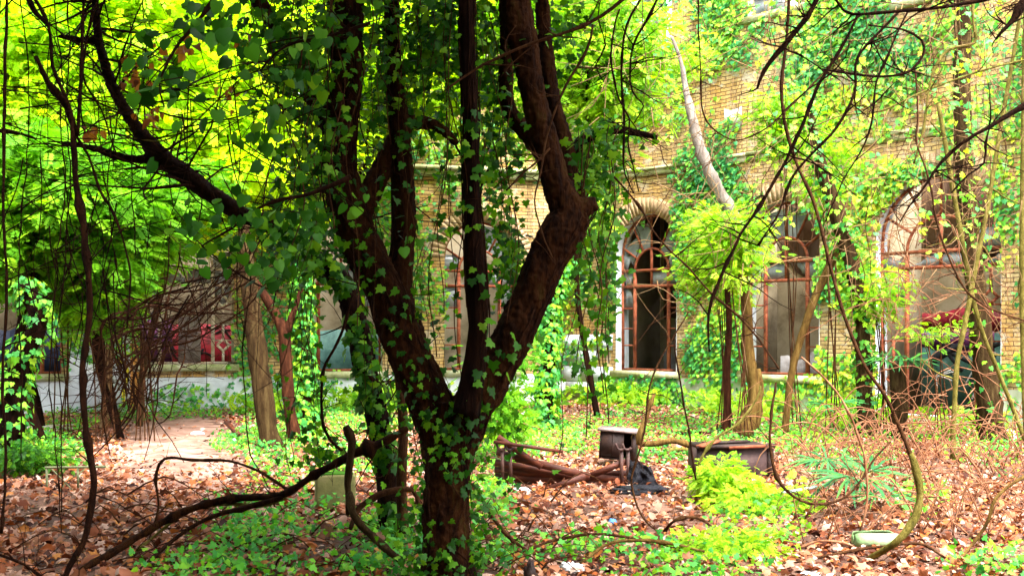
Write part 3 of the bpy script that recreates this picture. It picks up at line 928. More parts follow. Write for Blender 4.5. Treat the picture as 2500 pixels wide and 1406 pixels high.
D0 = 6.3
main = empty('tree', at(1095, 1440, D0) * np.array((1, 1, 0)), 'largest dark tree forking into a wide V in the middle of the clearing', 'tree')
mb = MB()
T_trunk = sweep(mb, [(1092, 1470, 72), (1092, 1400, 62), (1090, 1280, 56), (1093, 1150, 56), (1100, 1060, 60), (1105, 980, 62)], D0, 20, .16)
T_left = sweep(mb, [(1085, 1080, 52), (1055, 990, 54), (1015, 900, 50), (970, 800, 48), (935, 700, 46), (884, 610, 48), (850, 520, 48), (828, 420, 42), (832, 300, 39), (845, 180, 38), (842, 60, 42), (838, -60, 46), (834, -240, 42)], D0, 18, .16)
T_right = sweep(mb, [(1110, 1090, 50), (1150, 1000, 54), (1205, 905, 50), (1262, 800, 47), (1300, 715, 47), (1335, 630, 50), (1378, 560, 50), (1412, 520, 40)], D0, 18, .14)
T_knob = sweep(mb, [(1370, 540, 40), (1420, 512, 30), (1456, 498, 16)], D0, 12, .2)
T_up = sweep(mb, [(1395, 530, 42), (1368, 470, 36), (1342, 390, 32), (1318, 300, 30), (1298, 210, 31), (1280, 120, 34), (1262, 40, 38), (1255, -60, 40), (1250, -240, 36)], D0, 16, .14)
sweep(mb, [(1350, 480, 26, 6.5), (1385, 430, 24, 6.55), (1372, 340, 22, 6.6), (1348, 240, 20, 6.6), (1335, 150, 20, 6.6), (1325, 30, 18, 6.6), (1320, -120, 16, 6.6)], D0, 10, .2)
sweep(mb, [(1340, 400, 20, 6.5), (1300, 340, 22, 6.5), (1262, 300, 22, 6.5), (1238, 250, 18, 6.5), (1236, 150, 16, 6.5), (1235, 0, 15, 6.5), (1235, -100, 12, 6.5)], D0, 10, .2)
sweep(mb, [(1400, 500, 18, 6.6), (1412, 450, 20, 6.6), (1398, 420, 12, 6.6)], D0, 8, .25)
T_m = sweep(mb, [(1060, 1010, 30, 6.4), (985, 780, 36, 6.45), (975, 690, 34, 6.5), (985, 600, 28, 6.5), (985, 500, 27, 6.5), (982, 420, 25, 6.5), (975, 300, 22, 6.5), (960, 150, 18, 6.5), (955, -100, 16, 6.5)], D0, 12, .18)
sweep(mb, [(880, 520, 34, 6.4), (925, 430, 26, 6.45), (960, 350, 20, 6.5), (1000, 300, 18, 6.5), (1060, 305, 15, 6.5), (1100, 335, 11, 6.5), (1118, 352, 7, 6.5)], D0, 10, .2)
sweep(mb, [(820, 330, 26, 6.4), (770, 240, 24, 6.4), (715, 130, 22, 6.4), (670, 60, 19, 6.4), (600, -40, 18, 6.4), (520, -150, 15, 6.4)], D0, 10, .18)
remeshed(mb, 'trunk', M['bark_moss'], main, .0085)
mb = MB()
T_c = sweep(mb, [(1140, 1010, 34, 6.1), (1158, 900, 28, 6.1), (1168, 780, 25, 6.1), (1160, 640, 24, 6.1), (1152, 480, 21, 6.1), (1148, 300, 20, 6.1), (1142, 120, 19, 6.1), (1138, -120, 20, 6.1)], 6.1, 12, .18)
mb.build('limb', M['bark_dark'], main, True, True)
mb = MB()
T_s = sweep(mb, [(1395, 400, 14, 6.7), (1420, 345, 15, 6.7), (1480, 318, 13, 6.7), (1540, 322, 10, 6.7), (1605, 336, 6, 6.7)], 6.7, 8, .3)
mb.build('limb', M['bark_dark'], main, True, True)
# vine stems laced over the bark
mb = MB()
for i in range(46):
    O = random.choice([T_trunk, T_left, T_left, T_right, T_c, T_m, T_trunk])
    ph = random.uniform(2.6, 6.8); a = random.randrange(0, max(1, len(O) // 2)); bb = min(len(O), a + random.randrange(15, len(O)))
    Q = []
    for j in range(a, bb, 2):
        ph += random.gauss(0, .16)
        Q.append(O[j, :3] + np.array((math.cos(ph), -abs(math.sin(ph)), 0)) * (O[j, 3] * 1.06 + .004))
    if len(Q) > 3: mb.tube(Q, [random.uniform(.0025, .006)] * len(Q), 4)
mb.build('climbing_stems', M['vine_dark'], main, True, True)

# unseen crown added above the frame, its extent shaped to shade the foreground
n = 20000
P = np.stack([rng.uniform(-7.0, 2.3, n), rng.uniform(-6, 8.2, n), rng.uniform(0, 2.6, n)], -1)
P[:, 2] += 4.75
P = P[nfield(P, .55, 4) > -.12]
k = len(P)
leaves('crown', P, rdir(k, (0, 0, 1), .5), rdir(k), rng.uniform(.2, .34, k), HEART, M['shade_canopy'], main, None, True)

# --- second tree behind it with the long limb running to the upper left
D2 = 7.9
t2 = empty('tree', at(950, 1300, D2) * np.array((1, 1, 0)), 'slanting dark tree just behind the forked one, long bare limb reaching to the upper left', 'tree')
mb = MB()
S_t = sweep(mb, [(965, 1330, 34), (952, 1240, 28), (945, 1150, 28), (925, 1040, 27), (905, 950, 26), (882, 850, 28), (858, 745, 27), (830, 680, 25), (785, 640, 22), (720, 590, 22), (650, 545, 21), (580, 520, 20)], D2, 14, .16)
S_l = sweep(mb, [(600, 530, 21), (530, 485, 21), (470, 440, 22), (405, 392, 22), (350, 335, 18), (305, 270, 14), (270, 200, 12), (245, 120, 10), (235, 40, 9), (225, -80, 8)], D2, 12, .2)
S_b = sweep(mb, [(410, 392, 14), (360, 390, 11), (300, 385, 10), (240, 365, 9), (190, 355, 7), (150, 350, 6)], D2, 8, .3)
sweep(mb, [(235, 100, 9), (190, 98, 8), (140, 88, 5)], D2, 8, .3)
remeshed(mb, 'trunk', M['bark_dark'], t2, .014)
mb = MB(); tips2 = []
twigs_on(mb, S_l, 34, .9, .011, 5, tips=tips2); twigs_on(mb, S_t, 20, .6, .008, 6); twigs_on(mb, S_b, 8, .6, .007, 8)
mb.build('twig', M['vine_dark'], t2, True, True)
mb = MB()
sweep(mb, [(985, 1300, 14), (980, 1180, 13), (985, 1050, 12), (975, 930, 11), (962, 830, 10)], 7.6, 8, .2)
mb.build('limb', M['vine_brown'], t2, True, True)
mb = MB()
sweep(mb, [(1060, 1250, 14, 7.4), (1050, 1150, 14, 7.4), (1035, 1080, 12, 7.4), (1028, 980, 10, 7.4), (1030, 900, 9, 7.4)], 7.4, 8, .2)
mb.build('limb', M['vine_brown'], t2, True, True)

def simple_tree(label, pts, d, mat, extra=(), ivy=0, seg=10, rough=.16, ivysize=(.06, .1), twig=0, twl=.5, twm='vine_brown', patch=-.9, group=None, pale=None):
    b = pts[0]
    dd = b[3] if len(b) > 3 else d
    t = empty('tree', at(b[0], b[1], dd) * np.array((1, 1, 0)), label, 'tree', group)
    mb = MB()
    O = sweep(mb, pts, d, seg, rough, .1)
    if twig: twigs_on(mb, O, twig, twl, .012, len(label))
    mb.build('trunk', M[mat], t, True, True)
    Os = [O]
    for e in extra:
        mb = MB(); Os.append(sweep(mb, e, d, 8, rough, .1)); mb.build('limb', M[mat], t, True, True)
    if pale:
        mb = MB(); Os.append(sweep(mb, pale, d, 10, .34, .06, 11)); mb.build('limb', M['bark_pale'], t, True, True)
    if ivy:
        g = empty('ivy', at(b[0] + 4, b[1], dd) * np.array((1, 1, 0)), 'ivy climbing up the ' + label, 'ivy')
        surf_leaves(Os, ivy, ivysize, 'leaves', M['ivy_ground'], g, face=False, off=.05, patch=patch)
    return t, O

simple_tree('leaning stump like trunk at the left edge of the clearing', [(12, 1120, 34), (28, 1040, 30), (28, 960, 28), (48, 880, 27), (85, 815, 25), (92, 765, 24), (72, 715, 22), (70, 690, 16)], 11.8, 'bark_dark', ivy=500, rough=.3)
simple_tree('straight grey brown trunk left of the forked tree, ivy only at its foot', [(664, 1100, 34), (655, 1060, 24), (645, 980, 24), (632, 890, 23), (620, 790, 22), (606, 680, 20), (598, 580, 16), (594, 540, 12)], 14.2, 'bark_grey', rough=.17)
simple_tree('slim reddish trunk that forks at head height', [(722, 1085, 18), (708, 1010, 15), (702, 940, 15), (697, 860, 15), (694, 815, 15), (672, 765, 12), (640, 712, 11), (610, 670, 10), (596, 600, 9)], 14.9, 'bark_red',
            extra=[[(696, 820, 12), (712, 775, 9), (728, 730, 7), (738, 690, 6)]], twig=6)
simple_tree('ivy wrapped trunk between the grey trunk and the forked tree', [(742, 1075, 20), (742, 960, 17), (740, 840, 16), (738, 700, 15), (742, 560, 13)], 15.2, 'bark_red', ivy=1900)
simple_tree('ivy sleeved trunk standing before the cement faced wall', [(1330, 1050, 24), (1333, 960, 19), (1338, 860, 18), (1342, 760, 18), (1362, 690, 17), (1385, 650, 12)], 16.9, 'bark_dark', ivy=1500, rough=.25)
simple_tree('leaning pale tree with a thick ochre foot between the two narrow arches', [(1815, 1062, 30), (1838, 1000, 20), (1842, 940, 16), (1826, 860, 16), (1822, 760, 12), (1815, 650, 11)], 16.2, 'bark_ochre', rough=.3,
            extra=[[(1835, 1000, 10), (1857, 960, 9), (1850, 900, 8)]], pale=[(1815, 660, 14), (1800, 560, 15), (1776, 500, 15), (1742, 440, 14), (1712, 370, 14), (1692, 300, 12), (1676, 225, 8), (1662, 150, 5), (1640, 90, 3)])
simple_tree('slender reddish stem left of the ochre foot', [(1772, 1065, 11), (1776, 980, 10), (1774, 900, 9), (1780, 800, 8), (1775, 700, 7)], 16.6, 'bark_red')
simple_tree('thick leaning trunk half hidden by leaves right of the second arch', [(2118, 1060, 22), (2112, 960, 20), (2108, 860, 18), (2098, 760, 17), (2082, 660, 18), (2060, 580, 20), (2035, 500, 19), (2012, 430, 16), (1990, 350, 11), (1975, 250, 8)], 15.8, 'bark_grey', ivy=500, rough=.3)
simple_tree('mossy brown branch leaning over the sill of the second arch', [(1915, 1062, 9), (1930, 930, 9), (1948, 850, 9), (1985, 740, 10), (2025, 650, 11), (2045, 600, 11)], 16.1, 'bark_ochre')
simple_tree('tall pale trunk standing before the widest arch', [(2426, 1085, 34), (2418, 1020, 30), (2408, 930, 28), (2396, 830, 26), (2384, 720, 24), (2370, 600, 22), (2360, 480, 21), (2352, 360, 20), (2350, 230, 20), (2350, 100, 20), (2346, -80, 19), (2342, -300, 18)], 15.0, 'bark_grey', ivy=260, rough=.25)
simple_tree('yellow green sapling crossing the widest arch', [(2326, 1120, 7), (2330, 1000, 6), (2338, 880, 6), (2362, 760, 6), (2384, 640, 6), (2412, 500, 5), (2440, 330, 5), (2470, 160, 5), (2500, -20, 4)], 12.4, 'vine_green', twig=8)
simple_tree('bent yellow green sapling at the far right', [(2530, 1150, 6), (2478, 1010, 5), (2430, 890, 5), (2395, 800, 5), (2370, 700, 5), (2330, 480, 6), (2290, 250, 5)], 12.6, 'vine_green', twig=6)
simple_tree('yellow stem rising along the right edge', [(2510, 1140, 7), (2500, 900, 7), (2496, 600, 7), (2500, 300, 7), (2505, -30, 6)], 12.2, 'vine_green', twig=5)
simple_tree('thin tan trunk seen through the left thicket', [(252, 1060, 11), (262, 940, 10), (272, 800, 9), (275, 650, 9), (280, 520, 8), (290, 380, 7)], 17.0, 'twig_tan')
simple_tree('pale stem rising beside the blue grey base', [(340, 1040, 9), (350, 900, 8), (395, 700, 8), (405, 560, 8), (410, 430, 7)], 16.0, 'bark_grey')

# --- trees whose crowns fill the upper left
def leafy_tree(label, px, d, py, rx, rz, ncl, per, cr=.42, size=(.15, .27), mat='lime', lo=0, hi=1, bark_='bark_dark', ry=None, foot=0):
    c = at(px, py, d)
    t = empty('tree', (c[0], c[1], 0), label, 'tree', 'leafy trees filling the upper left')
    mb = MB()
    O = smooth_path([(c[0] + .3 + foot, c[1], -.1, .1), (c[0] - .1 + foot * .9, c[1], c[2] * .4, .08), (c[0] + .15, c[1], c[2] * .8, .06), (c[0], c[1], c[2] + rz * .6, .03)], .2)
    O[:, 3] *= .6
    mb.tube(O[:, :3], O[:, 3], 8, .2); mb.build('trunk', M[bark_], t, True, True)
    o, cc = add_crown(t, c, (rx, ry or rx * .7, rz), int(ncl * 1.3), int(per * 1.45), cr * .8, (size[0] * .85, size[1] * .85), M[mat], lo=lo, hi=hi)
    branches_to(t, O, cc, 12, .035, M[bark_])
for a in [
    ('broad lime green tree filling the top left corner', 60, 17, 170, 3.2, 2.6, 150, 55),
    ('lime green tree above the long bare limb', 330, 18, 110, 3.0, 2.5, 150, 55, .42, (.22, .38), 'lime', 0, 1, 'bark_dark', None, -.6),
    ('yellow green tree behind the bend of the long limb', 470, 17.5, 380, 1.8, 1.4, 90, 50, .4, (.2, .34), 'lime', .3, 1, 'bark_dark', None, -1.5),
    ('bright tree left of the forked tree', 620, 19, 180, 2.6, 2.4, 120, 50),
    ('tree directly behind the left fork', 880, 20, 120, 2.6, 2.2, 100, 45),
    ('tree between the two forks at the top', 1150, 20, 90, 2.3, 2.0, 80, 45),
    ('light tree right of the right fork', 1420, 19, 130, 1.7, 2.0, 75, 40, .4, (.18, .3), 'lime2'),
    ('dark green tree low on the left edge', 60, 14.5, 520, 1.7, 1.1, 80, 50, .35, (.2, .32), 'mid'),
    ('mid green tree above the twig tangle', 250, 15.5, 490, 1.3, .7, 60, 50, .35, (.2, .32), 'mid'),
    ('lime tree beyond the left edge', -120, 18, 330, 2.4, 2.8, 90, 50)]:
    leafy_tree(*a)

def shrub(label, px, d, py, rx, rz, ncl, per, cr=.2, size=(.14, .24), mat='lime2', stem=True, tmpl=PIN, cat='shrub', lo=0, hi=1):
    c = at(px, py, d)
    t = empty('shrub', (c[0], c[1], 0), label, cat)
    mb = MB()
    for i in range(5):
        e = c + np.array((random.uniform(-.6, .6) * rx, random.uniform(-.3, .3), random.uniform(-.2, .7) * rz))
        O = smooth_path([(c[0] + i * .07, c[1], -.05, .011), ((c[0] + e[0]) / 2 + .1, c[1], e[2] * .5, .009), (*e, .004)], .1)
        mb.tube(O[:, :3], O[:, 3], 5)
    mb.build('stem', M['vine_brown'], t, True, True)
    add_crown(t, c, (rx, rx * .6, rz), ncl, per, cr, size, M[mat], tmpl, lo, hi, 'foliage', .5)
    return t
shrub('tall feathery lime shrub between the narrow arches', 1750, 17, 625, .38, .78, 40, 45, .2, (.09, .16))
shrub('lime bush hiding the middle of the leaning pale tree', 1795, 15.7, 600, .25, .55, 26, 50, .2, (.08, .15))
shrub('lime creeper shrub hanging over the second arch', 1915, 17.6, 300, .4, .72, 34, 50, .2, (.08, .14))
shrub('lime spray of leaves right of the second arch', 2015, 17, 400, .25, .8, 20, 45, .2, (.08, .14))
shrub('leafy bush against the pier left of the widest arch', 2135, 15.8, 720, .28, .45, 18, 45, .18, (.08, .14))
shrub('green bush filling the gap left of the twig tangle', 235, 14.8, 690, .6, .65, 46, 55, .22, (.12, .2), 'mid')
shrub('green bush in front of the white slab at the far left', 130, 15.4, 640, .5, .6, 36, 50, .22, (.12, .2), 'mid')
shrub('lime edged bush over the left part of the hexagon window', 330, 15.2, 600, .5, .3, 26, 45, .2, (.1, .18), 'mid', lo=.3)
shrub('small bush on the sill line of the widest arch', 2280, 15, 800, .35, .16, 8, 16, .14, (.07, .12))
shrub('bright lime bush beside the dark wooden crate', 1850, 9.2, 1245, .42, .17, 40, 34, .12, (.05, .1), 'lime2', lo=.1)
shrub('low lime bush in front of the crate corner', 1770, 9.7, 1170, .18, .16, 18, 40, .1, (.06, .11))
shrub('low green seedlings at the bottom right', 1770, 7.3, 1340, .3, .06, 18, 40, .1, (.05, .09))
shrub('dark green bush at the foot of the left edge trunk', 70, 11.5, 1115, .45, .09, 22, 40, .12, (.05, .09), 'ivy_dark')
shrub('tall ivy like bush right of the forked trunk foot', 1225, 12.5, 960, .28, .75, 24, 40, .16, (.08, .14), 'mid')

# ------------------------------------------------------------------ ivy hanging in the main tree
def strand(mb, LP, x, d, y0, y1, r=.003, sway=.12, dens=28):
    a, b = at(x, y0, d), at(x + random.uniform(-60, 60), y1, d + random.uniform(-.2, .2))
    n = max(4, int(np.linalg.norm(a - b) / .06))
    s = random.uniform(0, 50)
    Q = []
    for i in range(n + 1):
        t = i / n
        p = a * (1 - t) + b * t
        p = p + np.array((sway * nz(s, t * 3, 0) , sway * nz(s + 9, t * 3, 0), 0))
        Q.append(p)
    Q = np.array(Q)
    mb.tube(Q, [r] * len(Q), 4)
    k = int(np.linalg.norm(a - b) * dens)
    if k > 0:
        idx = rng.integers(0, len(Q), k)
        LP.append(Q[idx] + rng.normal(size=(k, 3)) * .035)

def hanging_ivy(label, regions, mat='ivy_dark', size=(.03, .066), tmpl=IVY, base=None, lo=0, hi=1, cl=(), smat='vine_brown'):
    """regions: (x0,x1,ytop,ybottom0,ybottom1,count,depth,density); cl: clusters (px,py,rx,ry,n,depth)"""
    r0 = regions[0]
    g = empty('ivy', at((r0[0] + r0[1]) / 2, r0[2], r0[6]), label, 'ivy')
    mb, LP = MB(), []
    for x0, x1, yt, ya, yb, cnt, d, dens in regions:
        for _ in range(cnt):
            strand(mb, LP, random.uniform(x0, x1), d + random.uniform(-.35, .35), yt + random.uniform(-20, 40), random.uniform(ya, yb), random.uniform(.0015, .004), dens=dens * random.uniform(.2, 1.6))
    mb.build('stems', M[smat], g, True, True)
    for px, py, rx, ry, nn, d in cl:
        q = rng.normal(size=(nn, 2)) * .55
        LP.append(np.stack([(px + q[:, 0] * rx - 1250) / F * d, d + rng.normal(size=nn) * .15, HC - (py + q[:, 1] * ry - HY) / F * d], -1))
    P = np.concatenate(LP); k = len(P)
    leaves('leaves', P, rdir(k, (0, -.8, .45), .55), rdir(k, (0, 0, -1), .5), rng.uniform(*size, k), tmpl, M[mat], g, None, True, lo, hi)
    return g
hanging_ivy('curtain of dark ivy hanging left of the left fork', [(690, 820, -60, 350, 760, 16, 6.0, 20), (560, 700, -60, 200, 500, 6, 6.2, 10)], cl=[(740, 120, 100, 120, 420, 6.0), (760, 420, 70, 150, 240, 6.0), (740, 600, 90, 80, 240, 6.1), (560, 50, 110, 60, 110, 6.0)])
hanging_ivy('ivy curtain filling the gap between the forks', [(900, 1240, -60, 300, 1000, 34, 6.4, 14)], cl=[(1060, 120, 150, 130, 760, 6.6), (960, 250, 80, 140, 320, 6.6), (1210, 420, 60, 170, 190, 6.6), (1060, 60, 220, 80, 460, 6.6), (1240, 640, 60, 90, 150, 6.5), (1200, 200, 60, 120, 190, 6.6), (1380, 90, 60, 90, 120, 6.7)])
hanging_ivy('thick ivy bunch hanging right of the knuckle', [(1390, 1530, 320, 600, 1120, 16, 6.6, 18)], cl=[(1440, 400, 80, 70, 170, 6.7), (1470, 620, 50, 180, 130, 6.6), (1460, 330, 70, 40, 80, 6.7)], size=(.035, .065), lo=.2)
hanging_ivy('ivy strands trailing beside the second tree', [(700, 770, 560, 850, 1180, 9, 7.6, 22), (940, 1060, 600, 900, 1250, 10, 7.2, 16)], cl=[(790, 1100, 70, 40, 90, 7.6)], lo=.1)
hanging_ivy('creeper strands hanging down the upper right wall', [(1840, 2010, -60, 150, 620, 18, 15, 9), (1480, 1720, -60, 120, 450, 16, 17, 8), (2230, 2500, -60, 200, 700, 22, 13.5, 8), (2100, 2220, 100, 350, 700, 8, 14, 9)], 'ivy_wall', (.06, .1), lo=.1, smat='twig_tan')
g = empty('ivy', at(1100, 1400, 6.1) * np.array((1, 1, 0)), 'ivy clinging to the bark of the forked tree', 'ivy')
surf_leaves([T_trunk, T_trunk, T_left], 620, (.026, .056), 'leaves', M['ivy_dark'], g, off=.015, lo=0, hi=.9, patch=-.15)
surf_leaves([T_right[: len(T_right) // 2], T_c, T_m, T_s, T_s], 260, (.04, .075), 'leaves', M['ivy_dark'], g, off=.03, lo=0, patch=-.1)
P = []
for O, nn in ((T_trunk, 620), (T_trunk[:len(T_trunk) // 2], 420)):
    idx = rng.integers(0, len(O), nn); P.append(O[idx, :3] + rng.normal(size=(nn, 3)) * np.array((.15, .12, .08)))
P = np.concatenate(P); P = P[np.abs(P[:, 0] - at(1095, 0, 6.3)[0]) > .13]; k = len(P)
leaves('leaves', P, rdir(k, (0, -.7, .5), .5), rdir(k, (0, 0, -1), .5), rng.uniform(.028, .052, k), IVY, M['ivy_dark'], g, None, True, .05, .9)
g = empty('ivy', at(945, 1290, 7.7) * np.array((1, 1, 0)), 'ivy on the slanting tree behind the forked one', 'ivy')
surf_leaves([S_t], 520, (.05, .08), 'leaves', M['ivy_dark'], g, off=.03, lo=.1, patch=-.2)

# heart shaped leaves of a nearer branch, hanging against the light at the upper left
def leafy_branch(label, pts, d, n, size, mat, tw=14, tmpl=HEART, lo=0, hi=1, bm='vine_dark', spread=.12, cl=()):
    g = empty('branch', at(pts[0][0], pts[0][1], d), label, 'branch')
    mb = MB(); tips = []
    O = sweep(mb, pts, d, 6, .15, .05, jit=.02)
    twigs_on(mb, O, tw, .22, .004, len(label), -.1, tips)
    mb.build('stem', M[bm], g, True, True)
    tips = np.array(tips)
    P = tips[rng.integers(0, len(tips), n)] + rng.normal(size=(n, 3)) * spread
    for px, py, rx, ry, nn in cl:
        q = rng.normal(size=(nn, 2)) * .55
        P = np.vstack([P, np.stack([(px + q[:, 0] * rx - 1250) / F * d, d + rng.normal(size=nn) * .12, HC - (py + q[:, 1] * ry - HY) / F * d], -1)])
    k = len(P)
    leaves('leaves', P, rdir(k, (0, -1.0, .3), .4), rdir(k, (0, 0, -1), .45), rng.uniform(*size, k), tmpl, M[mat], g, None, True, lo, hi)
leafy_branch('thin branch with big heart shaped leaves at the upper left', [(560, -60, 6), (500, 40, 5), (430, 120, 4), (390, 200, 3), (400, 260, 2)], 4.9, 16, (.06, .085), 'ivy_dark', 8, lo=0, hi=.6, cl=[(385, 120, 60, 70, 9), (395, 185, 50, 40, 6), (370, 225, 45, 20, 4), (540, 60, 60, 50, 10), (600, 110, 60, 60, 7), (480, 30, 50, 30, 5)])
leafy_branch('leafy branch drooping over the slanting limb', [(860, 430, 7), (760, 470, 5), (650, 500, 4), (560, 560, 3), (490, 600, 2)], 5.4, 36, (.045, .075), 'ivy_dark', 18, lo=.1, hi=.85, cl=[(560, 600, 110, 50, 34), (640, 540, 90, 60, 26), (660, 660, 60, 40, 14), (470, 540, 50, 30, 8)])
leafy_branch('leafy shoot crossing the dark left fork', [(900, 60, 5), (800, 90, 4), (700, 110, 3), (640, 170, 2)], 5.3, 26, (.05, .08), 'ivy_dark', 14, lo=.2, hi=1, cl=[(760, 130, 60, 60, 16), (660, 330, 60, 60, 22)])
P = np.concatenate([np.array([at(px + random.gauss(0, 16), py + random.gauss(0, 16), 6.4 + random.gauss(0, .1)) for _ in range(nn)]) for px, py, nn in ((320, 180, 14), (380, 275, 12), (450, 110, 10), (330, 225, 8), (390, 130, 5), (560, 230, 6), (600, 110, 7), (230, 330, 6))])
k = len(P)
tag(leaves('dead_leaves', P, rdir(k, (0, -1, 0), .7), rdir(k, (0, 0, -1), .6), rng.uniform(.04, .08, k), DEAD, M['dead'], None), 'rust coloured dead leaves caught in the twigs at the upper left', 'leaves', kind='stuff')

# ------------------------------------------------------------------ vines, hanging and fallen branches
def vine(label, pts, d, mat='vine_dark', cat='vine', tw=3, twl=.25, jit=.016, name=None, seg=7, rough=.34, tail=None):
    pts = [(p[0], p[1], p[2] * (.6 if p[2] < 8.5 else .74), *p[3:]) for p in pts]
    P0 = ctrl(pts, d)
    g = empty(name or ('vine' if cat == 'vine' else 'branch'), P0[0][:3], label, cat)
    mb = MB()
    O = sweep(mb, pts, d, seg, rough, .045, 14, jit)
    if tw: twigs_on(mb, O, int(tw * 1.6), twl, .004, len(label) * 3 + int(pts[0][0]))
    mb.build('stem', M[mat], g, True, True)
    if tail:
        mb = MB(); sweep(mb, tail, d, seg, rough, .045, 14, 0); mb.build('stem', M['vine_green'], g, True, True)
    return g, O
V = vine
V('straight dark vine hanging down the far left edge', [(14, -60, 6), (8, 300, 6), (10, 520, 6), (16, 700, 6), (6, 900, 6), (14, 1100, 6), (0, 1300, 6)], 5.0, tw=4)
V('knotted dark vine running from the top left to the bottom left corner', [(70, -30, 7), (115, 60, 7), (125, 160, 7), (170, 260, 8), (185, 380, 9), (190, 480, 10), (210, 600, 10), (222, 740, 10), (205, 900, 10), (212, 1050, 10), (235, 1180, 11), (215, 1300, 10), (165, 1400, 9), (150, 1470, 9)], 5.2, tw=10, twl=.35, seg=8)
V('thick cut branch slanting into the knotted vine', [(88, 138, 8), (120, 200, 10), (165, 260, 10), (185, 330, 10)], 5.25, tw=2)
V('vine hanging beside the knotted vine at the top left', [(215, -30, 6), (205, 60, 6), (200, 160, 6), (192, 260, 6), (186, 330, 7)], 5.25, tw=5)
V('forked thin branch running down from the knotted vine', [(185, 330, 6), (215, 380, 6), (240, 460, 5), (275, 520, 5), (300, 590, 4), (320, 680, 4), (310, 800, 3)], 5.3, tw=6)
V('thin vine bending across the lime leaves', [(260, -30, 4), (225, 40, 4), (205, 180, 4), (250, 270, 3), (290, 380, 3)], 5.5, tw=5)
V('short dead branch at the upper left corner', [(60, -20, 9), (90, 30, 9), (118, 60, 8)], 7.5, tw=4)
V('low bare limb entering at the left edge', [(-20, 318, 8), (40, 325, 8), (90, 340, 5)], 8.2, cat='branch', tw=5, twl=.4)
for i, (x0, x1, y1, lb) in enumerate([(128, 150, 1300, 'thread like vine nearest the left edge'), (165, 150, 1250, 'thin vine just left of the knotted vine'), (60, 50, 1120, 'wiry vine hanging before the left trunk'), (262, 290, 700, 'wiry vine right of the knotted vine at the top'), (590, 612, 1080, 'thin vine hanging before the grey trunk'), (350, 330, 620, 'wiry vine hanging through the lime leaves')]):
    V(lb, [(x0, -30 if i != 4 else 540, 2.5), ((x0 + x1) / 2 + 12, y1 * .3 if i != 4 else 700, 2.5), ((x0 + x1) / 2 - 10, y1 * .6 if i != 4 else 850, 2.5), (x1, y1, 2.5)] + ([(650, 1185, 2)] if i == 4 else []), 5.5 + .2 * i, tw=5, jit=.03)
V('long horizontal stem strung across the lime leaves', [(-20, 205, 2.5), (130, 225, 2.5), (290, 253, 3), (420, 245, 3), (560, 235, 3), (700, 180, 3)], 6.4, tw=8)
V('pale stem bowing across the long bare limb', [(230, 365, 3), (300, 340, 3), (400, 345, 3), (470, 300, 3), (560, 215, 3), (640, 140, 3)], 6.6, 'vine_green', tw=6)
V('reddish branch crossing the top of the right fork', [(1545, -20, 7), (1500, 20, 7), (1445, 55, 8), (1380, 82, 7), (1290, 110, 6), (1210, 142, 6), (1150, 175, 5), (1085, 225, 3)], 5.0, 'vine_brown', 'branch', tw=4)
V('curved branch falling past the knuckle of the right fork', [(1443, 60, 6), (1432, 120, 6), (1395, 190, 5), (1360, 260, 5), (1338, 330, 4), (1322, 420, 4), (1308, 490, 3), (1325, 560, 3), (1345, 610, 3), (1358, 645, 2)], 5.0, 'vine_brown', 'branch', tw=4)
V('short twig crossing the right fork low down', [(1345, 360, 4), (1310, 395, 5), (1270, 430, 4), (1235, 465, 3)], 5.1, 'vine_brown', 'branch', tw=2)
V('first of the hanging twigs right of the right fork', [(1515, 25, 4), (1500, 80, 4), (1498, 170, 4), (1512, 240, 4), (1535, 290, 4), (1530, 350, 3), (1560, 470, 3)], 5.1, tw=6)
V('second hanging twig, longest of the bunch right of the fork', [(1568, -10, 5), (1530, 60, 5), (1520, 120, 5), (1522, 220, 5), (1528, 300, 5), (1522, 400, 4), (1545, 470, 3)], 5.2, tw=6)
V('third hanging twig, outermost of the bunch right of the fork', [(1610, -10, 5), (1580, 50, 5), (1548, 110, 5), (1542, 200, 4), (1560, 240, 4), (1575, 260, 3), (1550, 300, 2)], 5.3, tw=5)
V('fine twig arching left of the hanging bunch', [(1480, -20, 3), (1465, 40, 3), (1480, 110, 3), (1455, 160, 3), (1475, 200, 3)], 5.3, tw=5)
V('long thin branch slanting down between the first two arches', [(1500, 430, 4), (1560, 500, 4), (1610, 580, 4), (1680, 650, 4), (1745, 722, 4), (1800, 770, 4), (1850, 830, 4), (1900, 900, 3)], 6.2, 'vine_brown', tw=7)
V('beam like branch along the top right of the picture', [(2540, -30, 10), (2400, 2, 8), (2300, 18, 7), (2180, 27, 7), (2080, 32, 6), (2050, 10, 5), (2030, -30, 5)], 4.6, cat='branch', tw=8)
V('ragged dark branch slanting to the lower left at the top right', [(2010, -30, 9), (1975, 40, 9), (1930, 95, 9), (1900, 130, 9), (1868, 170, 7), (1852, 215, 5)], 4.7, cat='branch', tw=8, twl=.2, rough=.4)
V('long dark vine swinging from the top right down to the leaf litter', [(1928, -30, 7), (1920, 100, 7), (1908, 210, 7), (1918, 310, 7), (1945, 400, 7), (1985, 490, 7), (2015, 600, 7), (2040, 700, 7), (2075, 810, 7), (2115, 900, 7), (2160, 965, 8), (2195, 1040, 8), (2226, 1118, 9)], 6.9, 'vine_brown', tw=9, twl=.3, seg=9, jit=0, tail=[(2222, 1105, 7), (2232, 1135, 9), (2246, 1200, 9.5), (2234, 1262, 9), (2190, 1320, 8.5), (2120, 1365, 7.5, 7.1)])
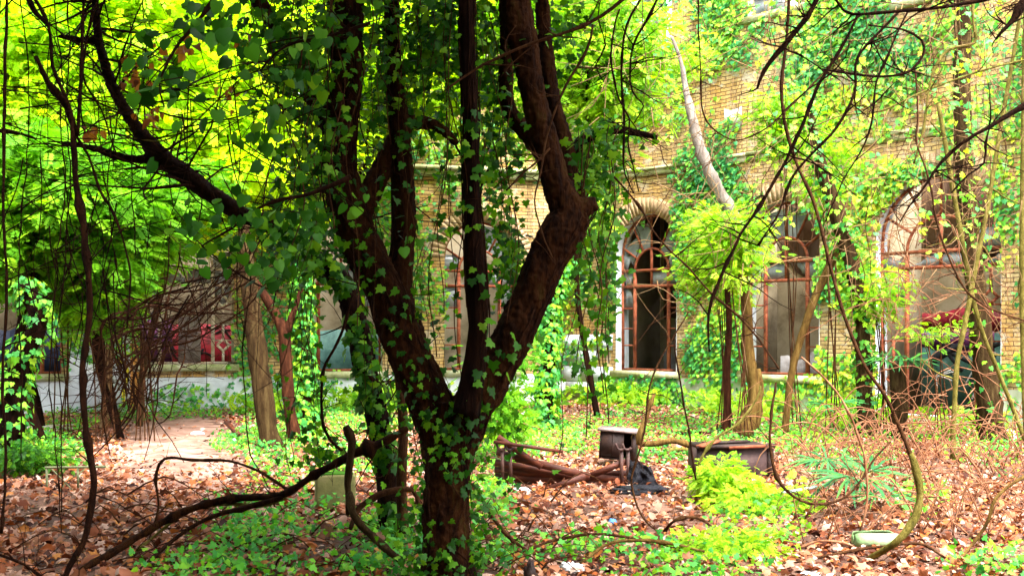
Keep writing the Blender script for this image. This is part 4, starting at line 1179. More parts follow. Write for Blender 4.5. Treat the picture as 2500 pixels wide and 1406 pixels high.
V('dark branch hanging left of centre at the top right', [(2095, 30, 6), (2060, 100, 7), (2000, 200, 7), (1985, 240, 8), (1950, 330, 8), (1925, 390, 7), (1870, 480, 6), (1805, 570, 6), (1775, 640, 6), (1735, 740, 6), (1727, 800, 5), (1730, 860, 3)], 4.9, cat='branch', tw=10, twl=.35)
V('angular dark branch in the middle of the hanging ones', [(2190, 28, 5), (2150, 70, 6), (2095, 130, 6), (2082, 180, 6), (2080, 230, 6), (2045, 310, 6), (1990, 370, 5), (1930, 440, 5), (1900, 520, 4), (1850, 600, 4)], 5.0, cat='branch', tw=9)
V('slim branch right of the angular one', [(2215, 30, 4), (2180, 110, 4), (2140, 200, 4), (2130, 280, 4), (2110, 350, 4), (2060, 440, 3), (2020, 540, 3)], 5.1, tw=8)
V('hooked branch curling back like a fish hook at the upper right', [(2120, 60, 3), (2200, 70, 4), (2248, 95, 5), (2253, 130, 5), (2220, 170, 5), (2150, 185, 5), (2060, 178, 5), (2005, 170, 4)], 5.2, cat='branch', tw=4)
V('dark bough sweeping in from the right edge', [(2530, 240, 9), (2470, 275, 9), (2410, 315, 8), (2350, 350, 7), (2300, 395, 6), (2270, 440, 5), (2225, 500, 4), (2200, 540, 3)], 4.6, cat='branch', tw=9, twl=.2, rough=.35)
V('crooked spur hanging from the dark bough', [(2412, 315, 4), (2402, 350, 5), (2398, 398, 4), (2360, 425, 4), (2320, 470, 3)], 4.65, cat='branch', tw=4)
V('ragged thick bough in the top right corner', [(2540, -30, 20), (2500, 5, 16), (2475, 45, 9), (2450, 75, 6), (2435, 95, 4)], 4.4, cat='branch', tw=8, twl=.15, rough=.4)
V('thin vine dipping and rising at the upper right', [(1705, 0, 3), (1712, 200, 3), (1720, 280, 3), (1750, 320, 3), (1800, 342, 3), (1860, 320, 3), (1930, 260, 3), (2000, 190, 3), (2080, 100, 3)], 7.2, 'vine_brown', tw=6)
V('mossy stem with an elbow before the pale trunk', [(2372, -20, 5), (2378, 60, 6), (2382, 105, 7), (2320, 120, 6), (2290, 150, 6), (2270, 200, 5), (2255, 300, 5), (2230, 400, 4)], 8.0, 'vine_green', tw=7)
V('long curved stem rising to the right edge', [(1980, 310, 3), (2060, 280, 3), (2150, 270, 4), (2240, 230, 4), (2350, 190, 4), (2430, 165, 4), (2520, 145, 4)], 7.0, 'vine_green', tw=8)
V('thin stem dropping along the widest arch', [(2230, 170, 4), (2240, 280, 4), (2240, 350, 4), (2270, 440, 4), (2290, 550, 4), (2340, 680, 4), (2400, 745, 4), (2520, 790, 4)], 7.5, 'vine_brown', tw=9)
V('U shaped liana looping above the leaf litter', [(1893, 930, 4), (1882, 1040, 5), (1882, 1110, 6), (1905, 1180, 6), (1955, 1222, 6), (2015, 1228, 5), (2070, 1208, 5), (2110, 1165, 5), (2135, 1120, 4), (2172, 1080, 3)], 7.6, 'vine_brown', tw=8, seg=8)
V('thin vine dropping through the U shaped loop', [(1955, 870, 4), (2010, 920, 4), (2050, 970, 4), (2085, 1040, 5), (2108, 1110, 5), (2115, 1200, 5), (2100, 1285, 4), (2075, 1325, 4, 7.8)], 7.6, 'twig_red', tw=5)
V('ochre arched liana bending over behind the loop', [(1598, 960, 8), (1582, 1010, 8), (1568, 1050, 10), (1562, 1080, 10), (1600, 1082, 9), (1640, 1075, 9), (1680, 1085, 9), (1700, 1105, 8), (1704, 1160, 7)], 11.2, 'bark_ochre', tw=3, seg=9)
V('short mossy bow beneath the ochre liana', [(1610, 1112, 7, 13.2), (1640, 1098, 8, 13.2), (1690, 1100, 7, 13.2), (1720, 1115, 6, 13)], 13.2, 'vine_green', tw=1)
V('thin curved sapling leaning over the crate', [(1702, 1215, 7, 9.8), (1708, 1130, 6), (1745, 1070, 5), (1800, 1035, 5), (1850, 970, 5), (1857, 940, 4)], 9.7, 'vine_green', tw=4)
V('slim dark stem standing before the cement plinth', [(1700, 1170, 4), (1685, 1080, 4), (1668, 980, 4), (1650, 870, 3), (1645, 820, 2)], 9.5, tw=4)
V('thin vine touching down right of the broken bench', [(1680, 760, 3), (1640, 830, 3), (1590, 930, 4), (1575, 1040, 4), (1555, 1120, 4), (1545, 1180, 4), (1570, 1260, 4), (1610, 1300, 3, 8.0)], 8.1, 'vine_brown', tw=6)
V('ochre stem rising from the lower right corner', [(2345, 1365, 6, 7.1), (2380, 1320, 6), (2410, 1270, 7), (2430, 1215, 7), (2470, 1180, 7), (2530, 1150, 7)], 7.2, 'bark_ochre', tw=3)
V('dark root like branch lying across the lower right', [(2230, 1258, 5, 8.6), (2320, 1290, 6, 8.2), (2380, 1315, 7, 7.8), (2440, 1320, 6, 7.7), (2520, 1322, 6, 7.7)], 7.8, cat='branch', tw=4)
V('reddish stick lying in front of the cracked canister', [(1950, 1338, 5, 7.4), (2000, 1320, 6), (2060, 1325, 6), (2085, 1335, 4)], 7.4, 'twig_red', 'branch', tw=0)
V('long stick lying below the cracked canister', [(1940, 1372, 5, 7.0), (2060, 1350, 6, 7.05), (2170, 1330, 6, 7.1), (2250, 1328, 6, 7.2), (2310, 1362, 6, 7.0)], 7.1, 'vine_brown', 'branch', tw=2)
V('fallen limb propped on the second tree, longest one on the ground', [(180, 1400, 13, 6.75), (260, 1355, 13, 7.0), (370, 1290, 13, 7.3), (470, 1240, 13, 7.4), (570, 1215, 12, 7.4), (690, 1207, 12, 7.2), (770, 1160, 12, 7.1), (860, 1110, 15, 7.0), (930, 1080, 14, 7.0), (995, 1045, 10, 7.0)], 7.1, 'bark_moss', 'branch', tw=6, twl=.4, seg=10)
V('second fallen limb running parallel below the longest one', [(330, 1400, 6, 6.75), (420, 1320, 8, 7.1), (520, 1262, 8, 7.2), (620, 1232, 9, 7.2), (690, 1212, 9, 7.2)], 7.1, 'vine_dark', 'branch', tw=5, twl=.3)
V('thin fallen branch below the fork of the fallen limbs', [(330, 1345, 5, 7.35), (450, 1250, 7, 7.5), (540, 1232, 7, 7.45), (640, 1235, 7, 7.3), (700, 1212, 6, 7.2)], 7.3, 'vine_green', 'branch', tw=3)
V('angular bent stick standing over the dirt path', [(362, 1330, 4, 7.6), (385, 1240, 5), (378, 1170, 6), (400, 1120, 6), (470, 1123, 6), (560, 1125, 5), (630, 1150, 6), (700, 1195, 7)], 7.6, 'vine_brown', 'branch', tw=4)
V('stumpy dead shoot left of the forked trunk', [(852, 1255, 12), (850, 1180, 13), (856, 1110, 13), (860, 1075, 12), (846, 1040, 9)], 6.9, 'bark_grey', 'branch', tw=0, seg=10)
V('snaking vine stem on the ground left of the forked trunk', [(852, 1200, 12, 6.9), (862, 1255, 12, 6.8), (900, 1300, 13, 6.8), (950, 1345, 13, 6.7), (985, 1375, 9, 6.7)], 6.8, 'bark_grey', tw=0, seg=10, rough=.35)
V('arched root between the snaking stem and the forked trunk', [(855, 1290, 8, 6.9), (870, 1250, 10), (910, 1215, 11), (960, 1195, 11), (1005, 1195, 9), (1020, 1235, 7), (1045, 1280, 5)], 7.0, 'vine_brown', tw=2, seg=9, rough=.3)
V('dark vine curving down left of the slanting tree', [(860, 720, 6), (830, 820, 6), (790, 900, 6), (782, 1000, 6), (800, 1065, 6), (850, 1110, 6)], 7.5, tw=4)
V('slanting roots right of the forked trunk foot', [(1150, 1180, 6), (1200, 1260, 8), (1240, 1310, 8), (1290, 1345, 6, 7.3)], 6.9, 'vine_brown', 'branch', tw=6)
V('low arched stick in the ground ivy', [(1270, 1350, 6, 7.2), (1350, 1320, 6), (1450, 1302, 6), (1540, 1310, 6), (1650, 1335, 6), (1740, 1352, 5, 7.2)], 7.4, 'vine_brown', 'branch', tw=4)
V('short arched stick crossing the low one', [(1420, 1375, 6, 7.0), (1480, 1330, 7), (1560, 1318, 7), (1640, 1325, 6), (1720, 1345, 5)], 7.1, 'bark_ochre', 'branch', tw=2)
V('bow shaped stick beside the lime bush', [(1620, 1300, 5, 8.1), (1650, 1268, 6), (1700, 1262, 6), (1740, 1290, 6), (1762, 1350, 5, 7.4)], 7.9, 'vine_brown', 'branch', tw=3)
V('dark log lying before the plinth', [(1650, 1058, 8, 15.8), (1700, 1060, 9, 15.8), (1742, 1060, 8, 15.8)], 15.8, 'vine_dark', 'log', tw=0, name='log')
V('thin dark twigs rising from the lower left corner', [(-10, 1350, 6), (60, 1380, 6), (110, 1420, 6)], 6.0, tw=6, twl=.4)

# tangles nobody could count
def tangle(label, name, n, gen, mat, cat='twigs', seed=1):
    rd = random.Random(seed)
    mb = MB()
    for i in range(n):
        pts, d, r = gen(rd)
        C = smooth_path(np.array([np.append(at(x, y, dd), r / F * d) for x, y, dd in pts]), .12)
        jitter(C, .03, 3, i)
        C[:, 3] *= np.linspace(1.1, .5, len(C))
        mb.tube(C[:, :3], C[:, 3], 4)
    return tag(mb.build(name, M[mat], None, True), label, cat, kind='stuff')
def broom():
    rd = random.Random(3)
    mb = MB()
    for q in range(30):
        d = rd.uniform(8.4, 9.8)
        x0, y0 = rd.uniform(90, 380), rd.uniform(960, 1130)
        xm, ym = rd.uniform(250, 430), rd.uniform(730, 930)
        x2, y2 = rd.uniform(400, 690), rd.uniform(540, 800)
        r = rd.choice((1.2, 1.6, 2.2, 3.0)) / F * d
        C = smooth_path(np.array([np.append(at(x, y, dd), rr) for x, y, dd, rr in ((x0, y0, d, r * .4), ((x0 + xm) / 2 + rd.uniform(-20, 40), (y0 + ym) / 2 + rd.uniform(0, 40), d, r * .8), (xm, ym, d + .1, r), ((xm + x2) / 2, (ym + y2) / 2 + rd.uniform(0, 60), d + .2, r * .8), (x2, y2, d, r * .4))]), .1)
        jitter(C, .07, 2.2, q)
        mb.tube(C[:, :3], C[:, 3], 5, .2)
        twigs_on(mb, C, 9, .55, .0045, q * 3 + 1, -.1)
    tag(mb.build('twig_tangle', M['twig_red2'], None, True), 'dense broom of dead reddish brown twigs before the hexagon window', 'twigs', kind='stuff')
broom()
def g_ul(rd):
    d = rd.uniform(5.5, 9)
    x, y = rd.uniform(-50, 900), rd.uniform(-60, 760)
    a = rd.choice([rd.gauss(1.5, .25), rd.uniform(-.7, .7)]); L = rd.uniform(120, 420)
    b = a + rd.gauss(0, .35)
    return [(x, y, d), (x + L * .35 * math.cos(a), y + L * .35 * math.sin(a), d), (x + L * .5 * (math.cos(a) + math.cos(b) * .4), y + L * .5 * (math.sin(a) + math.sin(b) * .4), d + .1), (x + L * math.cos(b), y + L * math.sin(b), d)], d, rd.uniform(.9, 2.2)
tangle('fine dark twigs criss crossing before the lime leaves', 'twig_tangle', 230, g_ul, 'vine_dark', seed=4)
def g_ur(rd):
    d = rd.uniform(7, 14)
    x, y = rd.uniform(1450, 2520), rd.uniform(-40, 700)
    a = rd.choice([rd.gauss(1.5, .3), rd.gauss(2.4, .4), rd.uniform(-.5, .5)]); L = rd.uniform(90, 330)
    b = a + rd.gauss(0, .5)
    return [(x, y, d), (x + L * .4 * math.cos(a), y + L * .4 * math.sin(a), d), (x + L * math.cos(b), y + L * math.sin(b), d)], d, rd.uniform(.5, 1.25)
tangle('fine tan twigs hanging before the brick wall', 'twig_tangle', 230, g_ur, 'twig_tan', seed=5)
tangle('fine brown twigs crossing the upper right', 'twig_tangle', 60, g_ur, 'vine_brown', seed=15)
def g_br(rd):
    x = rd.uniform(1950, 2520); y = rd.uniform(1010, 1290)
    d = gd(y + 40) ; L = rd.uniform(60, 300); a = rd.uniform(-1.2, 1.2) + (math.pi if rd.random() < .5 else 0)
    h = rd.uniform(10, 110)
    return [(x, y + 30, d), (x + L * .4 * math.cos(a), y - h, d), (x + L * .8 * math.cos(a), y - h * .8, d), (x + L * math.cos(a), y + 25 * math.sin(a), d)], d, rd.uniform(.7, 2.2)
tangle('heap of reddish dead brambles at the right', 'bramble_heap', 240, g_br, 'twig_red', 'brambles', seed=6)
def g_w3(rd):
    x, y, d = rd.uniform(2150, 2430), rd.uniform(480, 1020), rd.uniform(13, 15)
    L = rd.uniform(60, 220); a = rd.uniform(0, 6.28); b = a + rd.gauss(0, .7)
    return [(x, y, d), (x + L * .4 * math.cos(a), y + L * .4 * math.sin(a), d), (x + L * math.cos(b), y + L * math.sin(b) + 20, d)], d, rd.uniform(.6, 1.3)
tangle('reddish bare twigs before the widest arch', 'twig_tangle', 110, g_w3, 'twig_red', seed=7)
def g_fg(rd):
    x, y = rd.uniform(180, 1350), rd.uniform(1200, 1400)
    d = gd(y + 10); L = rd.uniform(50, 260); a = rd.gauss(0, .5) + (math.pi if rd.random() < .5 else 0); h = rd.uniform(5, 60)
    return [(x, y, d), (x + L * .4 * math.cos(a), y - h, d), (x + L * math.cos(a), y + 10, d)], d, rd.uniform(.9, 2.6)
tangle('loose twigs lying in the foreground ivy', 'twig_litter', 120, g_fg, 'vine_brown', seed=8)
def g_wb(rd):
    x, y = rd.uniform(1200, 1700), rd.uniform(990, 1110)
    d = gd(y + 8); L = rd.uniform(30, 140); a = rd.gauss(0, .5) + (math.pi if rd.random() < .5 else 0); h = rd.uniform(3, 22)
    return [(x, y, d), (x + L * .4 * math.cos(a), y - h, d), (x + L * math.cos(a), y + 4, d)], d, rd.uniform(.8, 1.7)
tangle('thin twigs strewn in front of the cement faced wall', 'twig_litter', 120, g_wb, 'twig_red', seed=9)

# ------------------------------------------------------------------ leaf litter and ground plants
def scatter_ground(n, ymin, ymax, power=1.0):
    y = ymin + (ymax - ymin) * rng.uniform(0, 1, n) ** power
    x = rng.uniform(-.58, .66, n) * y + rng.uniform(-.3, .3, n)
    return x, y
x, y = scatter_ground(105000, 5.6, 24.5, .85)
z = np.array([gz(a, b) for a, b in zip(x, y)])
nf = nfield(np.stack([x, y, y * 0], -1), .5, 2)
px = 1250 + x / y * F; py = HY + HC / y * F
path = np.maximum(ell(px, py, [(440, 1075, 140, 75, .95), (430, 1150, 130, 40, .5)]), 0)
keep = rng.uniform(0, 1, len(x)) < np.clip(.85 + nf * .6, .3, 1) * (1 - path)
P = np.stack([x, y, z + rng.uniform(.004, .045, len(x))], -1)[keep]; k = len(P)
big = P[:, 1] < 12
sz = .026 + .062 * rng.uniform(0, 1, k) ** 1.8
lf = (P[:, 0] < .3) & (P[:, 1] < 10.5)
kp = ~lf | (rng.uniform(0, 1, k) < .8)
sz[lf] *= 1.3
P, sz = P[kp], sz[kp]; k = len(P)
rn = np.clip(rng.uniform(0, 1, k), 0, 1)
half = rng.uniform(0, 1, k) < .55
litter = lambda sel, tm, lab: tag(leaves('leaf_litter', P[sel], rdir(sel.sum(), (0, -.1, .9), .42), rdir(sel.sum(), (0, 0, .1), 1) * np.array((1, 1, .35)), sz[sel], tm, M['litter'], None, rn[sel]), lab, 'fallen leaves', kind='stuff')
litter(half, MAPLE, 'broad lobed brown leaves covering the ground')
litter(~half, DEAD, 'curled tan and rust leaves covering the ground')

GE = [(700, 1260, 170, 60, .6), (860, 1340, 330, 80, .9), (560, 1400, 200, 40, .8), (1400, 1362, 260, 42, .9), (1650, 1402, 220, 34, .8), (1190, 1240, 60, 110, .8), (1330, 1080, 160, 35, .9), (1150, 1120, 90, 80, .7), (1600, 1090, 140, 40, .85), (1480, 1050, 260, 35, .7),
      (640, 1085, 110, 30, .9), (820, 1120, 160, 60, .75), (800, 1030, 190, 40, .7), (90, 1110, 110, 50, .9), (180, 1030, 60, 30, .5), (1800, 1060, 180, 35, .7), (1950, 1060, 160, 45, .6), (1900, 990, 300, 25, .8), (2100, 1100, 120, 40, .35), (2350, 1060, 160, 45, .4),
      (1850, 1290, 110, 60, .45), (1790, 1375, 100, 35, .5), (2260, 1230, 80, 40, .35), (2420, 1120, 90, 40, .3), (2420, 1390, 140, 30, .5), (320, 1010, 120, 20, .6), (560, 1000, 90, 20, .6), (1000, 1010, 200, 30, .7), (700, 1160, 90, 50, .5), (430, 1000, 140, 18, .6)]
x, y = scatter_ground(200000, 5.7, 24.5, .9)
px = 1250 + x / y * F; py = HY + HC / y * F
pr = np.stack([x, y, y * 0], -1)
dens = ell(px, py, GE) * np.clip(.62 + 1.5 * nfield(pr, 1.1, 5) + .9 * nfield(pr, 3.3, 6), 0, 1)
keep = rng.uniform(0, 1, len(x)) < dens
x, y = x[keep], y[keep]; k = len(x)
z = np.array([gz(a, b) for a, b in zip(x, y)]) + rng.uniform(.02, 1, k) ** 1.6 * .16
P = np.stack([x, y, z], -1)
rn = np.clip(rng.uniform(0, 1, k) * .8 + .4 * nfield(P, .8, 9) + .1, 0, 1)
tag(leaves('ground_ivy', P, rdir(k, (0, -.25, .8), .6), rdir(k, (0, 0, -.2), 1), rng.uniform(.026, .062, k), IVY, M['ivy_ground'], None, rn), 'carpet of low green ivy and seedlings over the leaf litter', 'ground cover', kind='stuff')
# feathery weeds at the wall foot
n = 5200
px = rng.uniform(560, 2450, n)
a = np.where(px < 1270, px, px)
yy = np.where(px < 1270, LW.oy / (1 - LW.k * (px - 1250) / F), RW.oy / (1 - RW.k * (px - 1250) / F)) - rng.uniform(.1, 2.2, n) ** 1.3
P = np.stack([(px - 1250) / F * yy, yy, rng.uniform(.03, .42, n)], -1)
P = P[(nfield(P, .8, 12) > -.02)]
k = len(P)
tag(leaves('weeds', P, rdir(k, (0, -.3, .7), .5), rdir(k, (0, 0, .5), .9), rng.uniform(.1, .22, k), PIN, M['lime2'], None), 'feathery lime weeds along the foot of the ruined walls', 'weeds', kind='stuff')

# woodland added unseen behind the viewer and at the left, keeps the near side dark
n = 9000
P = np.stack([rng.uniform(-13, 11, n), rng.uniform(-8, -2.2, n), rng.uniform(0, 8, n)], -1)
P2 = np.stack([rng.uniform(-9.5, -5.2, n // 3), rng.uniform(-2, 8, n // 3), rng.uniform(0, 7, n // 3)], -1)
P2 = P2[P2[:, 0] < -.55 * P2[:, 1] - 1.2]
P = np.concatenate([P, P2]); k = len(P)
tag(leaves('occluder', P, rdir(k), rdir(k), rng.uniform(.3, .5, k), HEART, M['shade_canopy'], None), 'dense woodland of unseen leaves added behind the viewer for shade', 'occluder', kind='stuff')

# ------------------------------------------------------------------ things on the ground
def broken_bench():
    d = 10.9
    g = empty('bench', at(1400, gd(1) and 1178, d) * np.array((1, 1, 0)), 'collapsed red brown slatted bench lying on its back', 'bench')
    def p(px, py, dd=d): return tuple(at(px, py, dd))
    slats = [((1212, 1103), (1262, 1116), d - .03, .06), ((1258, 1117), (1440, 1164), d - .06, .075), ((1208, 1128), (1436, 1170), d, .07), ((1207, 1146), (1545, 1172), d + .01, .065),
             ((1208, 1163), (1545, 1184), d + .02, .07), ((1436, 1163), (1532, 1124), d - .05, .065), ((1455, 1156), (1545, 1154), d + .01, .06), ((1332, 1196), (1430, 1162), d - .25, .06),
             ((1205, 1078), (1375, 1102), d - .12, .035), ((1215, 1066), (1322, 1140), d - .08, .06)]
    for a, b, dd, wd in slats:
        m = MB(); m.obox(p(*a, dd), p(*b, dd - .02), wd, .018); m.build('slat', M['wood_bench'], g, world=True)
    for a, b, dd in (((1228, 1170), (1535, 1184), d + .12), ((1228, 1180), (1530, 1190), d + .05), ((1212, 1176), (1400, 1184), d + .16)):
        m = MB(); m.obox(p(*a, dd), p(*b, dd), .075, .02); m.build('slat', M['wood_dark'], g, world=True)
    for px in (1226, 1246, 1517, 1533):
        m = MB()
        O = smooth_path(ctrl([(px - 14, 1082, 3), (px - 8, 1096, 3.5), (px + 2, 1098, 3.5), (px + 8, 1092, 3.5)], d - .1), .02); m.tube(O[:, :3], O[:, 3], 6)
        m.obox(p(px, 1094, d - .08), p(px + 1, 1180 if px < 1300 else 1196, d - .08), .035, .03, (1, 0, 0))
        m.build('leg', M['iron'], g, world=True)
broken_bench()

def cabinet():
    d = 12.4
    g = empty('cabinet', at(1505, 1135, d) * np.array((1, 1, 0)), 'gutted dark cabinet with a pale top behind the broken bench', 'cabinet')
    c = at(1505, 1100, d)
    m = MB(); W, H, Dp = .42, .32, .34
    zb = .06
    m.box(-W / 2, W / 2, Dp - .02, Dp, 0, H); m.box(-W / 2, -W / 2 + .02, 0, Dp - .021, 0, H); m.box(W / 2 - .05, W / 2, 0, Dp - .021, 0, H); m.box(-W / 2 + .021, W / 2 - .051, 0, Dp - .021, 0, .02)
    m.box(-W / 2 + .021, .07, -.012, .004, .03, H - .004); m.box(-.06, -.045, -.02, -.013, .03, H - .01)
    g.location = (c[0], c[1], zb); g.rotation_euler = (0, R(4), R(-12))
    m.build('body', M['wood_dark'], g)
    m = MB(); m.box(-W / 2 - .03, W / 2 + .03, -.04, Dp + .02, H + .002, H + .032); m.build('top', M['grey_board'], g)
cabinet()

def crate():
    d = 10.9
    c = at(1795, 1165, d)
    g = empty('crate', (c[0], c[1], .02), 'dark wooden crate with a splintered lid under the lime bush', 'crate', rz=R(6))
    W, H, Dp = .78, .33, .38
    m = MB(); m.box(-W / 2, W / 2, 0, .02, 0, H); m.box(-W / 2, -W / 2 + .03, .021, Dp, 0, H); m.box(W / 2 - .03, W / 2, .021, Dp, 0, H); m.box(-W / 2 + .031, W / 2 - .031, Dp - .02, Dp, 0, H)
    m.build('body', M['panel'], g)
    m = MB(); m.box(-W / 2 - .015, -W / 2 + .05, -.012, -.001, 0, H); m.box(W / 2 - .05, W / 2 + .015, -.012, -.001, 0, H); m.build('corner_post', M['wood_dark'], g)
    m = MB(); m.obox((-W / 2 - .02, -.02, H + .015), (W / 2 + .02, -.02, H + .03), .035, .05); m.box(-W / 2, W / 2 - .06, .02, Dp, H + .005, H + .035); m.obox((-.3, .08, H + .05), (.2, .2, H + .055), .02, .1)
    m.build('lid', M['wood_dark'], g)
    m = MB(); m.obox((-W / 2, -.05, H + .03), (-W / 2 + .24, .12, H + .07), .02, .09); m.obox((-.08, -.05, H + .01), (.3, -.05, H + .028), .03, .012); m.build('splinter', M['rust'], g)
crate()

def lump(name, label, cat, px, py, d, sx, sy, sz, mat, seed=0, sub=22, rough=.3, fs=3.0, rz=0, z0=0, group=None):
    """crumpled closed body resting on the ground"""
    V_, Q_ = [], []
    n = sub
    for i in range(n + 1):
        th = math.pi * i / n
        for j in range(n * 2):
            ph = math.pi * j / n
            v = Vector((math.sin(th) * math.cos(ph), math.sin(th) * math.sin(ph), math.cos(th)))
            r = 1 + rough * noise.noise(v * fs + Vector((seed, 0, 0))) + rough * .6 * abs(noise.noise(v * fs * 2.7 + Vector((0, seed, 0))))
            V_.append((v.x * r * sx, v.y * r * sy, max(-.35, v.z * r) * sz))
    w_ = n * 2
    for i in range(n):
        for j in range(w_):
            Q_.append((i * w_ + j, (i + 1) * w_ + j, (i + 1) * w_ + (j + 1) % w_, i * w_ + (j + 1) % w_))
    me = np_mesh(name, V_, Q_, True)
    o = link(name, me, M[mat])
    c = at(px, py, d)
    o.location = (c[0], c[1], z0 + sz * .33); o.rotation_euler = (0, 0, rz)
    return tag(o, label, cat, group)
lump('plastic_sheet', 'black plastic sheet draped over the right end of the bench', 'plastic sheet', 1572, 1180, 10.7, .1, .12, .27, 'bag_black', 2, rough=.35) if False else None
lump('plastic_sheet', 'crumpled dark sheet spread on the ground below the bench end', 'plastic sheet', 1565, 1200, 10.2, .26, .12, .05, 'bag_black', 5, rough=.5)
lump('plastic_bag', 'crumpled bright blue wrapper on the leaf litter', 'litter', 1495, 1277, 8.53, .03, .03, .025, 'bag_blue', 3, 14, .6)
lump('plastic_bag', 'crumpled white bag in the ivy at the bottom edge', 'litter', 1395, 1392, 6.8, .07, .05, .035, 'bag_white', 4, 18, .6)
lump('plastic_bag', 'grey white wrapper lying before the left end of the bench', 'litter', 1272, 1196, 10.3, .08, .05, .025, 'bag_white', 8, 16, .6)
lump('plastic_bottle', 'clear squashed bottle on the dirt path', 'litter', 482, 1060, 16.2, .1, .04, .04, 'bag_white', 6, 14, .25)
lump('plastic_cup', 'small white cup beside the grey trunk foot', 'litter', 572, 1076, 15.2, .04, .04, .05, 'bag_white', 9, 12, .15)
lump('plastic_bag', 'white scrap behind the knotted vine on the left path', 'litter', 210, 1104, 13.7, .07, .05, .03, 'bag_white', 10, 12, .3)
lump('paper', 'flat white scrap cut by the bottom edge', 'litter', 1985, 1402, 6.7, .13, .09, .012, 'bag_white', 11, 14, .3)
lump('bucket', 'small white tub on the ground at the right edge before the plinth', 'tub', 2466, 1052, 15.4, .09, .08, .12, 'bag_white', 12, 14, .12)
lump('shoe', 'black shoe sole lying right of the cracked canister', 'shoe', 2240, 1306, 8.0, .05, .03, .022, 'bag_black', 13, 12, .2, rz=.2)
lump('stone', 'flat grey stone on the leaves below the first arch', 'stone', 1652, 1000, 20.5, .15, .1, .07, 'cement', 14, 14, .3)
lump('stump', 'dark rotten stump poking from the ivy at the bottom edge', 'stump', 1294, 1395, 6.5, .035, .035, .09, 'wood_dark', 15, 14, .5)
lump('plastic_bag', 'pale bag in the weeds under the sill behind the forked tree', 'litter', 1285, 998, 20.0, .12, .08, .05, 'bag_white', 16, 12, .4)

def sheet():
    a = at(1552, 1120, 10.6)
    V, Q = [], []
    for i in range(26):
        t = i / 25
        for j in range(22):
            u = j / 21
            wd = .2 + .12 * t
            x = a[0] + (u - .3) * wd + .02 * nz(t * 4, u * 3, 2)
            y = a[1] - .05 - .03 * t + .028 * math.sin(u * 13 + t * 2) * (.4 + t) + .03 * nz(u * 5, t * 4, 9)
            V.append((x, y, max(.02, a[2] * (1 - t) + .0 + .03 * nz(u * 4, t, 4) * (1 - t) - .07 * u * (1 - t))))
    for i in range(25):
        for j in range(21):
            k_ = i * 22 + j
            Q.append((k_, k_ + 1, k_ + 23, k_ + 22))
    o = link('plastic_sheet', np_mesh('plastic_sheet', V, Q, True), M['bag_black'])
    m_ = o.modifiers.new('thick', 'SOLIDIFY'); m_.thickness = .004
    tag(o, 'black plastic sheet draped over the right end of the bench', 'plastic sheet')
sheet()
def canister():
    d = 7.55
    c = at(2135, 1325, d)
    g = empty('canister', (c[0], c[1], .055), 'pale green plastic canister split open along the top', 'canister', rz=R(-6))
    # rounded barrel lying down, its top torn away
    mb = MB(); n = 26; L = .15
    prof = [(-L, .045), (-L * .93, .07), (-L * .75, .082), (0, .086), (L * .75, .08), (L * .93, .066), (L, .04)]
    V_ = []
    for x_, r_ in prof:
        for k_ in range(n):
            a = R(120) + R(300) * k_ / (n - 1)       # open towards the top
            rr = r_ * (1 + (.16 * nz(x_ * 30, k_ * .9, 0) if k_ in (0, 1, n - 1, n - 2) else 0))
            V_.append((x_, rr * 1.15 * math.cos(a), rr * .8 * math.sin(a)))
    Q_ = [(i * n + k_, i * n + k_ + 1, (i + 1) * n + k_ + 1, (i + 1) * n + k_) for i in range(len(prof) - 1) for k_ in range(n - 1)]
    mb.add(V_, Q_)
    o = mb.build('body', M['jerry'], g, True)
    sm = o.modifiers.new('wall', 'SOLIDIFY'); sm.thickness = .005
    for x_ in (-L, L):
        m = MB(); m.tube([(x_ - .004, 0, 0), (x_ + .004, 0, 0)], [.044, .043], 16)
        m.V = [v * np.array((1, 1.1, .8)) for v in m.V]; m.build('end_cap', M['jerry'], g, True)
canister()

def plank(label, a, b, d1, d2, wd, th, mat, group=None, name='board'):
    m = MB(); pa, pb = at(*a, d1), at(*b, d2)
    m.obox(tuple(pa), tuple(pb), th, wd)
    return tag(m.build(name, M[mat]), label, 'board', group)
plank('pale mint strip of metal lying across the palm leaves', (1912, 1202), (2030, 1180), 8.9, 9.1, .06, .012, 'mint', name='metal_strip')
for i, (a, b) in enumerate([((60, 1072), (170, 1058)), ((68, 1056), (178, 1044)), ((78, 1044), (170, 1036))]):
    plank(['lowest of the white boards stacked beyond the left trunk', 'middle one of the white boards stacked beyond the left trunk', 'topmost and farthest of the white boards beyond the left trunk'][i], a, b, gd(1067 - i * 8) - .1, gd(1058 - i * 7), .3, .025, 'pale_board', 'white boards piled on the ground at the left')
plank('white plank leaning over the foot of the widest arch', (2125, 1008), (2200, 975), 16.0, 16.2, .05, .02, 'pale_board')
plank('brown board standing on end at the path edge', (552, 1030), (582, 1060), 16.4, 15.8, .06, .05, 'wood_bench')

def block():
    c = at(818, 1200, 9.3)
    g = empty('concrete_block', (c[0], c[1], 0), 'mossy square cement block under the fallen limb', 'block', rz=R(14))
    m = MB(); W, H = .17, .30
    n = 6
    m.box(-W, W, -.12, .12, -.03, H); o = m.build('block', M['cement'], g)
    b_ = o.modifiers.new('edge', 'BEVEL'); b_.width = .02; b_.segments = 3
    m = MB(); m.box(-W + .02, W - .02, -.1, .1, H + .001, H + .01); m.build('moss', M['lime2'], g)
block()

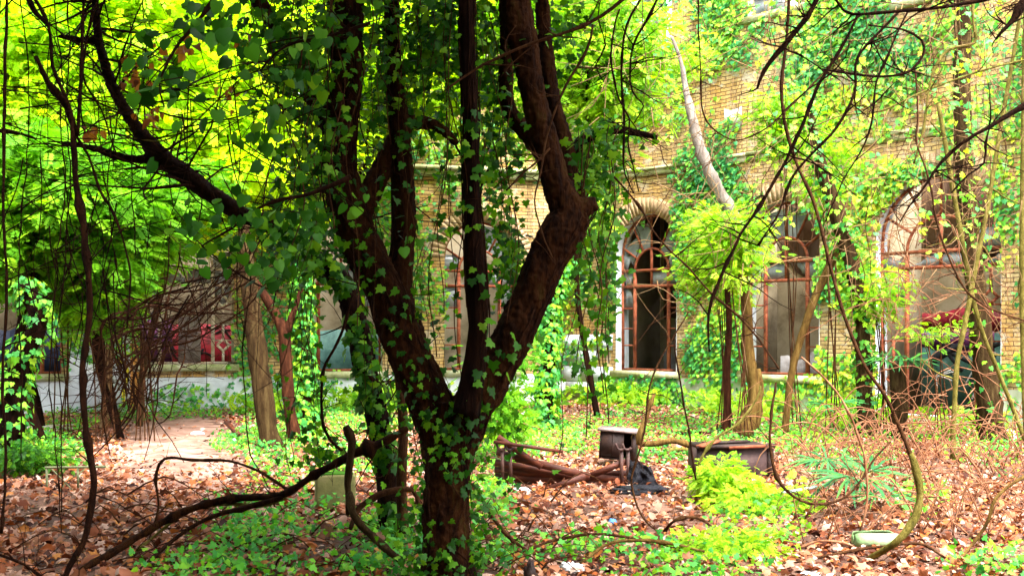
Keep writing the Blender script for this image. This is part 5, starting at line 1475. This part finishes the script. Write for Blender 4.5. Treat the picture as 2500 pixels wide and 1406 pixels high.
def stand():
    g = empty('metal_stand', at(180, 1200, 10.5) * np.array((1, 1, 0)), 'low faded green pipe trestle in the leaf litter at the left', 'trestle')
    d = 10.3
    m = MB()
    O = smooth_path(ctrl([(110, 1141, 3.2), (190, 1140, 3.2), (258, 1139, 3.2)], d), .05); m.tube(O[:, :3], O[:, 3], 8); m.build('rail', M['green_pipe'], g, True, True)
    for px_, y1 in ((114, 1215), (190, 1195)):
        m = MB(); m.tube([at(px_, 1141, d), at(px_ + 1, y1, d)], [.011, .011], 8); m.build('leg', M['green_pipe'], g, True, True)
    for a, b in (((126, 1144), (160, 1178)), ((160, 1178), (208, 1144)), ((160, 1178), (195, 1215)), ((160, 1178), (135, 1215))):
        m = MB(); m.tube([at(*a, d + .04), at(*b, d + .04)], [.006, .006], 6); m.build('brace', M['green_pipe'], g, True, True)
stand()

def palm(label, px, py, d, n, ln, seed, stem=0.0):
    rd = random.Random(seed)
    c = at(px, py, d)
    g = empty('palm_plant', (c[0], c[1], 0), label, 'palm')
    hz = c[2]
    if stem:
        m = MB(); m.tube([(c[0], c[1], -.05), (c[0] + .02, c[1], hz * .5), (c[0], c[1], hz)], [stem, stem * 1.1, stem * .8], 10, .4, 9); m.build('trunk', M['bark_grey'], g, True, True)
    for i in range(n):                       # fans of folded segments on a stalk
        a = 2 * math.pi * i / n + rd.uniform(-.3, .3)
        sd_ = np.array((math.cos(a), math.sin(a) * .8, rd.uniform(.3, .9)))
        base = c + sd_ * ln * .35
        m = MB(); m.tube([(c[0], c[1], hz - .02), base], [.006, .004], 5); m.build('stalk', M['vine_green'], g, True, True)
        K = 11
        P = np.repeat(base[None], K, 0)
        ang = np.linspace(-1.25, 1.25, K)
        dirh = np.array((math.cos(a), math.sin(a), 0)); side = np.array((-math.sin(a), math.cos(a), 0))
        D_ = dirh[None] * np.cos(ang)[:, None] + side[None] * np.sin(ang)[:, None] + np.array((0, 0, -.45 - .3 * rd.random()))
        N_ = np.tile(np.array((0, -.2, 1.0)), (K, 1)) + rng.normal(size=(K, 3)) * .15
        leaves('frond', P, N_, D_, ln * rng.uniform(.75, 1.05, K), STRAP, M['palm'], g, None, True)
palm('fan palm seedling behind the U shaped loop', 2022, 1145, 9.6, 4, .34, 1)
palm('dark fan palm clump below the mint strip', 2095, 1185, 9.0, 5, .4, 2)
palm('small fan palm right of the dark clump', 2150, 1225, 8.7, 3, .24, 3)
palm('fan palm on a short trunk before the left jamb of the widest arch', 2190, 890, 15.6, 7, .5, 4, stem=.12)
palm('bright fan palm leaf in the weeds below the second arch', 2030, 1000, 14.5, 3, .38, 5)
